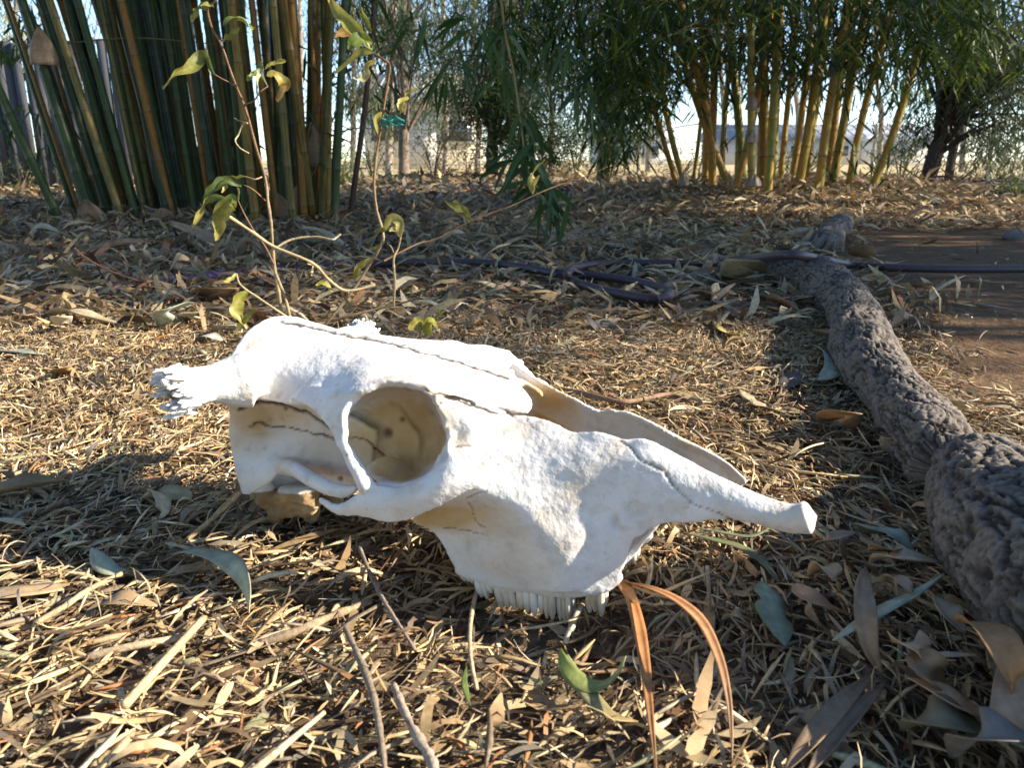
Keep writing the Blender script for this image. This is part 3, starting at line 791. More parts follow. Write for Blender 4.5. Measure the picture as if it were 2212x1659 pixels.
# ------------------------------------------------------------------ sapling behind the skull
def stick_tube(pts, r0, r1, seg=7, sub=5, knob=0.12, seed=0):
    pts = np.asarray(pts, float)
    R = np.linspace(r0, r1, len(pts))
    V, F = tube(pts, R, seg, sub)
    rs = np.random.default_rng(seed)
    m = (len(V) - 2) // seg
    sc = 1 + knob * rs.normal(0, 1, m)
    b = V[:m * seg].reshape(m, seg, 3); c = b.mean(1, keepdims=True); V[:m * seg] = (c + (b - c) * sc[:, None, None]).reshape(-1, 3)
    return V, F

def sapling():
    Y0 = 1.22
    base = at_y(640, 705, Y0); base[2] = 0
    root = thing('sapling', 'spindly sapling with chewed yellow-green leaves behind the skull', 'sapling', base)
    Z = lambda x, y: (343.5 + .3884 * x, 85.9 + .3884 * y)          # enlargements the sapling was read from
    T = lambda x, y: (.3494 * x, .3494 * y)
    Q = lambda x, y: (687.0 + .3494 * x, .3494 * y)
    def stem(name, px, Y, r0, r1, col, seed, col2=None, dY=0.0):
        n = len(px)
        P = [at_y(u, v, Y + dY * i / max(1, n - 1) + .006 * math.sin(i * 1.9 + seed)) for i, (u, v) in enumerate(px)]
        V, F = stick_tube(P, r0 * .82, r1 * .82, 8, 6, .09, seed)
        k = fbm(V * 60, 3, seed)[:, None]; C = np.asarray(col) * (.6 + .8 * k)
        if col2 is not None:
            h = np.clip((V[:, 2:] - .22) / .15, 0, 1); C = C * (1 - h) + np.asarray(col2) * (.6 + .8 * k) * h
        return link(name, mesh_np(name, V - base, F, C), M_STICK, root)
    tan, red, pal = (.34, .25, .14), (.19, .105, .06), (.42, .33, .19)
    stem('stem', [Z(735, 1580), Z(705, 1450), Z(665, 1340), Z(645, 1280), Z(632, 1150), Z(622, 1010), Z(606, 900), T(1640, 1100), T(1580, 900), T(1520, 680), T(1440, 480), T(1370, 280), T(1310, 170), T(1285, 50), T(1330, 0), T(1345, -120)], Y0, .0034, .0017, tan, 1, red)
    stem('stem', [Z(640, 1250), Z(655, 1340), Z(668, 1420), Z(680, 1530)], Y0 + .02, .0034, .0036, pal, 2)
    stem('stem', [Z(880, 1640), Z(960, 1540), Z(1080, 1390), Z(1170, 1250), Z(1230, 1150), Z(1247, 1080), Z(1212, 950), Z(1196, 820), Z(1201, 720), Z(1215, 600), Z(1235, 480), Z(1247, 400), Z(1265, 280), Z(1282, 145), Z(1250, 108), Z(1190, 70), Z(1150, 10), Z(1120, -90)], Y0 + .06, .0032, .0018, tan, 3, red)
    stem('branch', [Z(1200, 1362), Z(1090, 1392), Z(1020, 1390), Z(940, 1330), Z(850, 1240), Z(640, 1150), Z(520, 1070), Z(370, 970)], Y0 + .04, .0028, .0030, pal, 4, None, -.10)
    stem('branch', [Z(645, 1158), Z(740, 1110), Z(870, 1095), Z(960, 1110), Z(985, 1100), Z(1010, 1080)], Y0, .0022, .0019, pal, 5)
    stem('branch', [Z(640, 1250), Z(590, 1150), Z(520, 1050), Z(470, 960), Z(436, 885)], Y0 - .01, .0019, .0011, red, 6)
    stem('branch', [Z(715, 1545), Z(560, 1440), Z(455, 1365), Z(430, 1300)], Y0 - .02, .0026, .0017, pal, 7)
    stem('branch', [Z(592, 895), Z(530, 838), Z(470, 805)], Y0, .0017, .0012, red, 8)
    stem('branch', [Z(572, 762), Z(530, 775), Z(470, 760), Z(400, 790)], Y0, .0015, .0010, tan, 9)
    stem('branch', [Z(495, 458), Z(450, 450), Z(418, 434)], Y0, .0014, .0009, tan, 10)
    stem('branch', [Z(492, 462), Z(465, 470), Z(440, 530), Z(424, 560), Z(450, 600), Z(500, 630)], Y0 - .01, .0015, .0011, pal, 11)
    stem('branch', [Z(430, 262), Z(400, 240), Z(350, 215), Z(305, 188)], Y0, .0014, .0009, red, 12)
    stem('branch', [Z(475, 360), Z(530, 335), Z(560, 290), Z(605, 258)], Y0 - .01, .0015, .0010, red, 13)
    stem('branch', [Z(1305, 1478), Z(1312, 1350), Z(1305, 1220), Z(1330, 1160), Z(1345, 1095)], Y0 + .05, .0024, .0016, pal, 14)
    stem('branch', [Z(1308, 1190), Z(1290, 1150), Z(1270, 1130)], Y0 + .05, .0014, .0010, pal, 15)
    stem('branch', [Z(960, 1565), Z(1080, 1530), Z(1200, 1500), Z(1400, 1450), Z(1460, 1418)], Y0 + .18, .0032, .0020, (.22, .15, .09), 16)
    stem('branch', [Z(1250, 1230), Z(1340, 1182), Z(1450, 1130), (945, 515), (1012, 479), (1057, 461), (1106, 444), (1159, 419), (1211, 398), (1263, 381), (1312, 360)], Y0 + .12, .0024, .0014, (.12, .075, .04), 17, None, .55)
    yg, yl, gr, br, pl = (.23, .23, .045), (.40, .34, .085), (.12, .165, .04), (.26, .14, .05), (.46, .46, .30)
    leaves = [   # midrib, depth, width cm, colour at base and tip, roll, cup
        ([Z(305, 188), Z(270, 110), Z(235, 100), Z(190, 145), Z(110, 175), Z(20, 270)], 1.21, 2.3, gr, yl, .5, .5),
        ([Z(605, 255), Z(560, 175), Z(542, 220), Z(545, 302)], 1.205, 1.1, (.25, .28, .16), pl, .9, .2),
        ([Z(600, 190), Z(660, 200), Z(700, 262), Z(655, 340)], 1.20, 2.2, yl, br, .1, .3),
        ([Z(590, 165), Z(640, 130), Z(705, 116)], 1.22, 1.3, yg, yl, .3, .4), ([Z(560, 170), Z(515, 195), Z(488, 225)], 1.21, 1.1, gr, yg, .5, .3), ([Z(575, 160), Z(560, 130), Z(580, 110)], 1.22, 1.0, gr, yg, .3, .3),
        ([T(1290, 60), T(1250, 40), T(1210, 90), T(1190, 135)], 1.22, 1.6, yg, yl, .4, .5), ([T(1320, 40), T(1290, 30), T(1240, 35)], 1.22, 1.2, yg, yl, .3, .4),
        ([T(1380, 160), T(1430, 125), T(1500, 130), T(1530, 165)], 1.215, 1.7, gr, yg, .2, .6), ([T(1480, 170), T(1430, 215), T(1370, 250)], 1.215, 1.3, yg, yl, .5, .4), ([T(1540, 150), T(1565, 170), T(1550, 190)], 1.215, .8, yg, yl, .5, .4),
        ([Q(335, 265), Q(230, 180), Q(140, 95), Q(70, -10)], 1.27, 2.3, (.26, .28, .05), yl, .5, .35), ([Q(335, 290), Q(260, 215), Q(180, 190), Q(100, 235)], 1.265, 2.0, br, (.38, .24, .09), .2, .4),
        ([Q(340, 300), Q(280, 245), Q(220, 270), Q(195, 310)], 1.26, 2.6, (.16, .21, .04), gr, .2, .3), ([Q(342, 320), Q(270, 325), Q(200, 370), Q(105, 452)], 1.255, 1.4, yg, yl, .6, .3),
        ([Q(355, 370), Q(310, 415), Q(275, 480), Q(215, 475)], 1.25, 1.6, yl, pl, .5, .5), ([Q(330, 200), Q(300, 130), Q(270, 40)], 1.28, 1.2, gr, yg, .5, .3),
        ([Q(520, 690), Q(510, 640), Q(560, 600)], 1.27, 1.5, yl, yl, .2, .4), ([Q(540, 640), Q(560, 575), Q(625, 548)], 1.275, 1.3, yg, yl, .3, .4), ([Q(470, 710), Q(510, 700), Q(545, 660)], 1.27, .7, yg, yl, .3, .3),
        ([Q(392, 690), Q(355, 750), Q(372, 840)], 1.265, 1.3, yl, yg, 1.0, .2),
        ([Z(470, 760), Z(430, 765), Z(385, 800), Z(350, 850)], 1.21, 1.3, yg, yl, .5, .5), ([Z(460, 810), Z(380, 785), Z(300, 830), Z(245, 905)], 1.20, 1.8, (.075, .10, .03), gr, .4, .5),
        ([Z(430, 895), Z(390, 890), Z(340, 990), Z(320, 1115)], 1.15, 2.6, gr, yl, .4, .4), ([Z(380, 880), Z(300, 880), Z(240, 940), Z(188, 1045)], 1.15, 1.3, gr, yl, .6, .4),
        ([Z(360, 800), Z(340, 780), Z(290, 850)], 1.2, 1.5, (.06, .085, .025), gr, .3, .4), ([Z(440, 900), Z(445, 850), Z(435, 820)], 1.2, .7, yg, yl, .5, .2), ([Z(430, 890), Z(410, 930), Z(385, 960)], 1.2, 1.2, yg, yl, .5, .3),
        ([Z(490, 1400), Z(440, 1450), Z(430, 1520), Z(490, 1605)], 1.1, 2.2, (.26, .25, .035), yl, .7, .3), ([Z(540, 1488), Z(480, 1560), Z(410, 1645)], 1.1, 1.2, yg, yl, .4, .3),
        ([Z(875, 1370), Z(915, 1358), Z(965, 1402)], 1.22, 1.6, (.34, .33, .05), yl, .3, .3), ([Z(430, 1300), Z(400, 1330), Z(360, 1345)], 1.18, .9, yl, yl, .3, .3),
        ([Z(1345, 1098), Z(1340, 1020), Z(1295, 1000), Z(1255, 1055), Z(1195, 1072)], 1.26, 1.9, (.42, .37, .12), yg, .3, .4), ([Z(1340, 1110), Z(1352, 1050), Z(1335, 1000)], 1.262, 1.3, yl, pl, .9, .2), ([Z(1345, 1095), Z(1320, 1050), Z(1280, 1060)], 1.255, 1.2, (.46, .41, .16), yl, .2, .3),
        ([Z(1175, 1215), Z(1115, 1262), Z(1085, 1335)], 1.26, 1.3, yl, yg, .6, .3), ([Z(1225, 1140), Z(1195, 1165), Z(1170, 1160)], 1.27, .9, yg, yl, .3, .3),
        ([Z(1500, 1640), Z(1450, 1572), Z(1390, 1612)], 1.08, 2.2, yg, yl, .3, .4), ([Z(1500, 1640), Z(1500, 1570), Z(1560, 1600)], 1.075, 2.4, (.30, .30, .045), yg, .3, .2), ([Z(1530, 1570), Z(1560, 1530), Z(1600, 1500)], 1.08, 1.3, yg, yl, .5, .3),
        ([(1012, 476), (1003, 455), (985, 452), (959, 433)], 1.55, 2.0, yl, (.30, .27, .055), .3, .5), ([(1014, 478), (1006, 462), (990, 440), (978, 436)], 1.55, 1.5, yg, yl, .3, .4),
        ([(1151, 418), (1148, 386), (1159, 364), (1178, 345)], 1.70, 2.2, (.42, .38, .12), yl, .7, .3), ([(1151, 418), (1155, 395), (1165, 378)], 1.70, 1.2, yl, yl, .3, .3),
    ]
    for i, (px, Y, W, c0, c1, rl, cp) in enumerate(leaves):
        k = len(px)
        P = [at_y(u, v, Y + .010 * math.sin(i * 2.1 + j)) for j, (u, v) in enumerate(px)]
        leaf_obj('leaf', P, W * .0088, c0, M_LEAF, root, tip=c1, roll=np.linspace(rl, rl + .6 * math.sin(i * 1.7), k), cup=cp * .5, up=(0, -.8, .6), prof='oval', n=7, across=7, wav=.08, seed=i, chew=.75 if i % 3 == 0 else .35, thick=0)
    return root
sapling()

def twine():
    c = at_y(826, 262, 1.27)
    bag = Bag(); rs = np.random.default_rng(4)
    th = np.linspace(0, 4 * math.pi, 22)
    bag.add(*tube(np.stack([c[0] + .006 * np.cos(th), c[1] + .006 * np.sin(th) + .01, c[2] + .010 - .0014 * th], -1), .0014, 6, 2))
    for k in range(6):
        p = [c + [.004, 0, 0]]
        for j in range(4): p.append(p[-1] + [rs.uniform(.003, .010), rs.uniform(-.004, .004), rs.uniform(-.007, .004)])
        bag.add(*tube(p, .0011, 5, 4))
    link('twine', bag.mesh('twine'), NT('teal_twine').finish((.01, .20, .17), .6), None, 'frayed teal twine knotted on the taller sapling stem', 'twine')
twine()

# ------------------------------------------------------------------ bamboo
def culm_mesh(base, mid, top, r, colA, colB, seed):
    rs = np.random.default_rng(seed)
    C = catmull(np.array([base, mid, top]), 40)
    L = np.concatenate([[0], np.cumsum(np.linalg.norm(np.diff(C, axis=0), axis=1))])
    nodes, z = [], rs.uniform(.03, .14)
    while z < L[-1] - .05: nodes.append(z); z += rs.uniform(.19, .30)
    st, kind = [0.0], [0]
    for z in nodes:
        for d, kk in ((-.022, 0), (-.006, 1), (-.002, 2), (.004, 3), (.012, 4), (.05, 0)):
            if z + d > st[-1] + .001: st.append(z + d); kind.append(kk)
    st.append(L[-1]); kind.append(0)
    st = np.array(st); kind = np.array(kind)
    P = np.stack([np.interp(st, L, C[:, i]) for i in range(3)], -1)
    taper = 1 - .25 * st / L[-1]
    R = r * taper * np.where(kind == 1, 1.04, np.where(kind == 2, 1.10, np.where(kind == 3, 1.05, 1.0)))
    V, F = tube(P, R, 12, 1)
    seg = 12
    t = np.concatenate([np.repeat(np.arange(len(st)), seg), [0, len(st) - 1]])
    ang = np.concatenate([np.tile(np.arange(seg), len(st)), [0, 0]])
    stripe = (rs.random(seg) < .18)[ang]
    K = fbm(np.stack([ang * .9, st[t] * 3, 0 * t + seed], -1), 3, seed)[:, None]
    col = np.where(stripe[:, None], np.asarray(colB), np.asarray(colA)) * (.65 + .7 * K)
    kk = kind[t][:, None]
    col = np.where((kk == 3) | (kk == 4), col * .88 + np.array([.20, .20, .17]) * .12, col)      # waxy bloom below and above the ring
    col = np.where(kk == 2, col * .30 + np.array([.03, .02, .012]), col)
    return mesh_np('culm', V, F, col)

def leaf_cloud(centres, n_per, Lr, Wr, cols, seed, droop=(.2, 1.1), spread=.06, fold=True, horiz=None):
    """many drooping narrow leaves in fans of n_per around each twig end: one mesh"""
    rs = np.random.default_rng(seed)
    C = np.repeat(np.asarray(centres, float), n_per, 0); N = len(C)
    C = C + rs.normal(0, spread, (N, 3))
    az = rs.uniform(0, 2 * math.pi, N); dr = rs.uniform(droop[0], droop[1], N)
    L = rs.uniform(*Lr, N); W = rs.uniform(*Wr, N)
    d = np.stack([np.cos(az) * np.cos(dr), np.sin(az) * np.cos(dr), -np.sin(dr)], -1)
    s = np.cross(d, [0, 0, 1.0]); s /= np.linalg.norm(s, axis=1, keepdims=True) + 1e-9
    rl = rs.uniform(-1.0, 1.0, N)[:, None]; nn = np.cross(s, d); s = s * np.cos(rl) + nn * np.sin(rl); nn = np.cross(s, d)
    sag = np.array([0, 0, -1.0]) * (L * .12)[:, None]
    p0 = C; p1 = C + d * (L * .35)[:, None] + sag * .25; p2 = C + d * (L * .7)[:, None] + sag * .6; p3 = C + d * L[:, None] + sag * 1.3
    w = s * (W / 2)[:, None]
    V = np.stack([p0, p1 - w, p1 + w, p2 - w * .75, p2 + w * .75, p3], 1).reshape(-1, 3)
    b = (np.arange(N) * 6)[:, None]
    F3 = np.concatenate([b + [0, 1, 2], b + [3, 5, 4]]); F4 = b + [1, 3, 4, 2]
    cols = np.asarray(cols, float)
    c = cols[rs.integers(0, len(cols), N)] * rs.uniform(.65, 1.35, (N, 1))
    return mesh_np('leaves', V, [F4, F3], np.repeat(c, 6, 0))

def husk_on(parent, base, axis_r, h, spreadang, col, seed, az=None, flare=1.3):
    """papery culm sheath wrapped round part of a culm"""
    rs = np.random.default_rng(seed); az = -math.pi / 2 if az is None else az
    m, n = 10, 9
    t = np.linspace(0, 1, m)[:, None]; a = np.linspace(-1, 1, n)[None]
    wid = spreadang * np.clip(1.05 - t ** 1.6, .05, 1)
    r = axis_r * (1.08 + (flare - 1) * t ** 2 + .25 * (1 - np.abs(a)) * t * 0 + .05 * np.abs(a)) + .004 * np.sin(a * 7 + seed)
    V = np.stack([base[0] + r * np.cos(az + a * wid), base[1] + r * np.sin(az + a * wid), base[2] + h * t + 0 * a], -1).reshape(-1, 3)
    k = fbm(V * 30, 3, seed)[:, None]; C = np.asarray(col) * (.7 + .6 * k)
    o = link('culm_sheath', mesh_np('culm_sheath', V - np.array(parent.location), grid_faces(m, n), C), M_DRYLEAF, parent)
    md = o.modifiers.new('thickness', 'SOLIDIFY'); md.thickness = .0012
    return o

def twigs(parent, starts, ends, r, col, name='twig'):
    bag = Bag(); loc = np.array(parent.location)
    for a, b in zip(starts, ends):
        a, b = np.asarray(a), np.asarray(b); mid = (a + b) / 2 + [0, 0, .08 * np.linalg.norm(b - a)]
        bag.add(*tube(np.array([a, mid, b]) - loc, [r, r * .8, r * .4], 5, 4), col=col)
    return link(name, bag.mesh(name), M_STICK, parent, kind='stuff')

YEL, ORA, GRN, DGR, BLU = (.22, .135, .022), (.24, .115, .018), (.042, .070, .016), (.020, .036, .013), (.065, .095, .07)
def left_bamboo():
    ctr = np.array([-1.95, 5.0, 0.05])
    root = thing('bamboo_clump', 'dense dark clump of thick green and yellow bamboo culms at left', 'bamboo', ctr, 'bamboo clumps')
    rs = np.random.default_rng(31)
    rows = []
    front = [(128, 445), (165, 440), (205, 432), (240, 452), (262, 440), (300, 458), (335, 450), (372, 455), (398, 462), (425, 452), (452, 458), (478, 455), (505, 450), (528, 456), (552, 448), (575, 452), (600, 458), (628, 452), (652, 450), (676, 456), (700, 450), (716, 445)]
    for u, v in front: rows.append((u + rs.uniform(-6, 6), 4.22 + rs.uniform(-.10, .25), rs.uniform(.016, .024)))
    for i in range(34): rows.append((rs.uniform(170, 718), rs.uniform(4.3, 4.6), rs.uniform(.011, .021)))
    for i in range(34): rows.append((rs.uniform(215, 718), rs.uniform(4.6, 5.1), rs.uniform(.016, .024)))
    for i in range(20): rows.append((rs.uniform(330, 722), rs.uniform(5.1, 5.8), rs.uniform(.021, .028)))
    for i, (u, Y, rad) in enumerate(rows):
        b = at_y(u, 440, Y); b[2] = gz(b[0], b[1]) - .05
        lean = np.interp(u, [120, 240, 350, 500, 640, 720], [-15.5, -13, -9.5, -3, 2, 4.5]) + rs.normal(0, 2.3)
        dep = rs.normal(0, 2.5)
        H = rs.uniform(3.0, 4.2)
        tl, td = math.tan(math.radians(lean)), math.tan(math.radians(dep))
        mid = b + [tl * H * rs.uniform(.40, .48), td * H * .45, H * .5]; top = b + [tl * H * 1.15, td * H * 1.2, H]
        kind = rs.random()
        if kind < .28: cA, cB = (ORA if kind < .15 else YEL), GRN
        elif kind < .38: cA, cB = (.16, .12, .03), GRN
        elif kind < .72: cA, cB = DGR, GRN
        else: cA, cB = (BLU if kind > .88 else GRN), DGR
        if i < 2: cA = GRN
        link('culm', culm_mesh(b - ctr, mid - ctr, top - ctr, rad, cA, cB, 100 + i), M_CULM, root)
    hus = (.33, .22, .14)
    for i, (u, v, Y, h, r, sp) in enumerate([(684, 360, 4.36, .16, .045, .9), (620, 440, 4.3, .14, .05, 1.2), (600, 455, 4.28, .11, .05, 1.1), (200, 500, 4.05, .09, .05, 1.3),
                                             (345, 490, 4.1, .06, .04, 1.5), (560, 464, 4.26, .05, .04, 1.4), (86, 140, 4.2, .12, .06, .8)]):
        p = at_y(u, v, Y); p[1] += r
        if i not in (0, 6): p[2] = gz(p[0], p[1]) - .01
        husk_on(root, p, r * 1.35, h * 1.4, sp, np.array(hus) * rs.uniform(.8, 1.5), i, -math.pi / 2 + rs.normal(0, .4), rs.uniform(1.0, 1.6))
    cent = []
    for i in range(900):
        cent.append([ctr[0] + rs.normal(-.1, 1.4), ctr[1] + rs.normal(-.5, 1.2), rs.uniform(1.75, 4.6)])
    low = [at_y(rs.uniform(-60, 130), rs.uniform(220, 320), rs.uniform(4.6, 5.6)) for _ in range(10)] + [at_y(rs.uniform(0, 90), rs.uniform(0, 120), rs.uniform(4.6, 5.6)) for _ in range(14)] \
        + [at_y(rs.uniform(520, 720), rs.uniform(100, 280), rs.uniform(4.2, 4.6)) for _ in range(5)]
    me = leaf_cloud(np.array(cent + low) - ctr, 7, (.10, .18), (.012, .02), [(.05, .09, .02), (.07, .12, .025), (.10, .14, .03)], 5)
    o = link('foliage', me, M_LEAF, root, kind='stuff')
    for a, b in (((700, 300), (830, 280)), ((745, 300), (660, 400)), ((640, 360), (720, 330)), ((120, 95), (470, 95))):
        V, F = tube(np.array([at_y(*a, 4.4), (at_y(*a, 4.4) + at_y(*b, 4.3)) / 2 + [0, 0, .03], at_y(*b, 4.3)]) - ctr, [.004, .0035, .002], 5, 5)
        link('twig', mesh_np('twig', V, F, np.tile([.20, .15, .06], (len(V), 1))), M_STICK, root)
left_bamboo()

def right_bamboo():
    ctr = np.array([2.3, 6.2, .1])
    root = thing('bamboo_clump', 'golden-stemmed bamboo clump with hanging dark green leaves at right', 'bamboo', ctr, 'bamboo clumps')
    rs = np.random.default_rng(77)
    q = lambda x, y: (1439.2 + x * .3494, y * .3494)
    cul = [([(620, 1270), (665, 700), (700, 0)], 5.4, 1.0), ([(530, 1290), (532, 640), (515, 60)], 5.35, .85), ([(395, 1240), (500, 900), (590, 420)], 5.7, .9), ([(600, 1175), (620, 600), (570, 0)], 6.3, 1.2), ([(650, 1150), (690, 600), (660, 0)], 6.5, 1.2),
           ([(805, 1200), (880, 800), (960, 200)], 5.9, 1.1), ([(850, 1150), (910, 700), (1010, 100)], 6.4, 1.1), ([(930, 1270), (975, 800), (1110, 150)], 5.5, 1.0), ([(1010, 1215), (1085, 780), (1210, 200)], 5.9, 1.05), ([(985, 1190), (1040, 700), (1150, 60)], 6.3, 1.05),
           ([(1110, 1245), (1165, 850), (1330, 350)], 5.7, .85), ([(1235, 1225), (1380, 860), (1520, 480)], 5.6, .9), ([(295, 1190), (310, 880), (120, 300)], 5.9, 1.0), ([(405, 1140), (270, 780), (90, 400)], 6.3, 1.0), ([(245, 1135), (265, 800), (210, 300)], 6.5, 1.1),
           ([(270, 1130), (290, 820), (300, 250)], 6.6, 1.1), ([(140, 1160), (60, 880), (-60, 520)], 6.0, .75), ([(90, 1170), (20, 900), (-120, 600)], 6.2, .7), ([(700, 1140), (740, 740), (790, 300)], 6.6, .8), ([(480, 1160), (470, 800), (380, 300)], 6.8, 1.2),
           ([(580, 1150), (600, 700), (620, 100)], 6.9, 1.2), ([(340, 1150), (350, 760), (420, 200)], 6.8, .8), ([(770, 1150), (830, 780), (880, 300)], 7.0, 1.0), ([(1040, 1190), (1075, 900), (1120, 500)], 6.6, .7), ([(160, 1150), (200, 850), (240, 500)], 6.9, .6), ([(430, 1140), (440, 900), (445, 600)], 7.2, .5)]
    for i, (px, Y, rk) in enumerate(cul):
        b = at_y(*q(*px[0]), Y); b[2] = min(b[2], gz(b[0], b[1])) - .04
        m = at_y(*q(*px[1]), Y); t = at_y(*q(*px[2]), Y)
        t2 = t + (t - m) * 1.6 + [0, 0, .4]
        c = catmull(np.array([b, m, t, t2]), 30)
        cA = [(.44, .22, .025), (.38, .20, .028), (.35, .17, .022), (.33, .22, .04)][int(rs.integers(0, 4))]
        me = culm_mesh(c[0] - ctr, c[len(c) // 2] - ctr, c[-1] - ctr, .030 * rk, cA, (.16, .20, .04) if i != 1 else (.30, .30, .06), 300 + i)
        link('culm', me, M_CULM, root)
    for i, (x, y, Y, h, r) in enumerate([(530, 1150, 5.33, .08, .05), (530, 1260, 5.33, .07, .06), (100, 1150, 6.0, .12, .04), (620, 1160, 5.6, .12, .04), (925, 1255, 5.48, .09, .05), (525, 880, 5.33, .08, .035), (1240, 1190, 5.55, .06, .04), (1015, 480, 5.5, .13, .035), (520, 680, 5.34, .11, .035)]):
        p = at_y(*q(x, y), Y)
        husk_on(root, p, r, h, 1.2, np.array((.36, .28, .22)) * rs.uniform(.7, 1.2), 50 + i, None, .55)
    cent = []
    def add(n, u0, u1, v0, v1, y0, y1, fn=None):
        k = 0
        while k < n:
            u, v, Y = rs.uniform(u0, u1), rs.uniform(v0, v1), rs.uniform(y0, y1)
            lim = np.interp(u, [1250, 1350, 1440, 1520, 1600, 1700, 1800, 1900, 1980, 2060, 2200, 2400], [290, 330, 205, 190, 170, 190, 185, 205, 140, 180, 120, 100]) * (1 if fn is None else fn)
            if v < lim * (0.80 + .3 * math.sin(u * .031 + Y * 2) ** 2) + rs.normal(0, 14): cent.append(at_y(u, v, Y)); k += 1
    add(500, 1340, 2150, -60, 330, 4.9, 7.2)
    add(200, 1340, 2120, -60, 150, 4.6, 6.5)
    add(130, 1080, 1400, -60, 130, 4.6, 6.0)
    add(60, 1270, 1420, 120, 390, 4.9, 6.4)
    add(60, 1900, 2300, -60, 120, 4.9, 6.4)
    for i in range(900): cent.append([rs.normal(2.4, 1.3), rs.normal(5.7, 1.2), rs.uniform(1.7, 4.2)])
    for (u, v, Y) in [(1870, 330, 5.7), (1900, 345, 5.8), (1780, 350, 5.8), (1760, 320, 6), (1960, 320, 5.6), (1690, 330, 6.6), (1830, 300, 5.6), (1500, 330, 6.6), (1860, 360, 5.6), (1905, 300, 5.5), (1320, 320, 5), (1295, 350, 5), (1340, 290, 5.1), (1700, 365, 6.8), (1580, 290, 6.5)]:
        cent.append(at_y(u, v, Y))
    me = leaf_cloud(np.array(cent) - ctr, 9, (.10, .19), (.011, .019), [(.022, .048, .010), (.035, .068, .012), (.055, .095, .016), (.14, .18, .025)], 6)
    link('foliage', me, M_LEAF, root, kind='stuff')
    ends = [cent[int(k)] for k in rs.integers(0, 900, 160)]
    starts = []
    for e in ends: starts.append([e[0] + (2.3 - e[0]) * .35, e[1] + (6.2 - e[1]) * .3, e[2] + rs.uniform(.0, .35)])
    twigs(root, starts, ends, .0045, (.22, .16, .06))
    # a long thin branch that hangs forward in front of the others, with single leaves one can tell apart
    tw = [(1075, -260, 3.9), (1085, 20, 3.3), (1110, 160, 3.05), (1125, 270, 2.95), (1135, 340, 2.92), (1150, 400, 2.9)]
    P = np.array([at_y(*a) for a in tw]); far = np.array([[1.6, 5.6, 2.3], [.7, 4.6, 2.15]])
    V, F = tube(np.concatenate([far, P]) - ctr, np.linspace(.007, .0025, len(P) + 2), 6, 8)
    br = link('branch', mesh_np('branch', V, F, np.tile([.26, .17, .07], (len(V), 1))), M_STICK, root)
    k = 0
    for (u, v, Y, n, spn) in [(1085, 60, 3.25, 6, 1.0), (1105, 150, 3.08, 7, 1.1), (1130, 250, 2.95, 8, 1.0), (1140, 300, 2.93, 8, 1.2), (1120, 330, 2.92, 7, 1.2), (1160, 400, 2.88, 9, 1.3), (1150, 350, 2.9, 7, 1.0), (1210, 420, 2.85, 6, .8), (1000, 110, 3.4, 7, 1.2), (960, 170, 3.5, 7, 1.2), (1040, 60, 3.4, 7, 1.2), (905, 40, 3.5, 6, 1.2), (1210, 90, 3.3, 8, 1.2), (1260, 190, 3.4, 8, 1.3), (1000, 30, 3.6, 7, 1.2)]:
        for j in range(n):
            o = at_y(u + rs.normal(0, 12), v + rs.normal(0, 10), Y + rs.normal(0, .05))
            a = rs.normal(0, spn * .55); L = rs.uniform(.13, .20); dr = math.cos(a)
            d = np.array([math.sin(a), rs.normal(0, .25), -abs(dr)]); d /= np.linalg.norm(d)
            p1 = o + d * L * .5 + [0, 0, .012]; p2 = o + d * L
            leaf_obj('leaf', np.array([o, p1, p2]) - 0, rs.uniform(.015, .024), np.array((.032, .072, .015)) * rs.uniform(.7, 1.6), M_LEAF, root, roll=rs.uniform(-.9, .9), fold=.12, up=(0, -1, .25), prof='leaf', n=4, across=3, thick=0); k += 1
right_bamboo()

# slim dark stems beside the left clump
def dark_stem():
    root = thing('slim_bamboo_stem', 'slim dark leaning stem right beside the left bamboo clump', 'stem', at_y(758, 455, 4.5))
    b = np.array(root.location)
    V, F = stick_tube([at_y(757, 470, 4.5), at_y(768, 380, 4.5), at_y(782, 280, 4.5), at_y(795, 170, 4.5), at_y(806, 40, 4.5), at_y(812, -160, 4.5)], .017, .012, 9, 6, .03, 2)
    link('culm', mesh_np('culm', V - b, F, np.tile([.085, .045, .032], (len(V), 1))), M_CULM, root)
    cent = [at_y(RNG.uniform(720, 860), RNG.uniform(-60, 230), RNG.uniform(4.4, 5.2)) for _ in range(34)]
    link('foliage', leaf_cloud(np.array(cent) - b, 7, (.08, .15), (.010, .018), [(.04, .08, .02), (.07, .12, .03)], 9), M_LEAF, root, kind='stuff')
dark_stem()

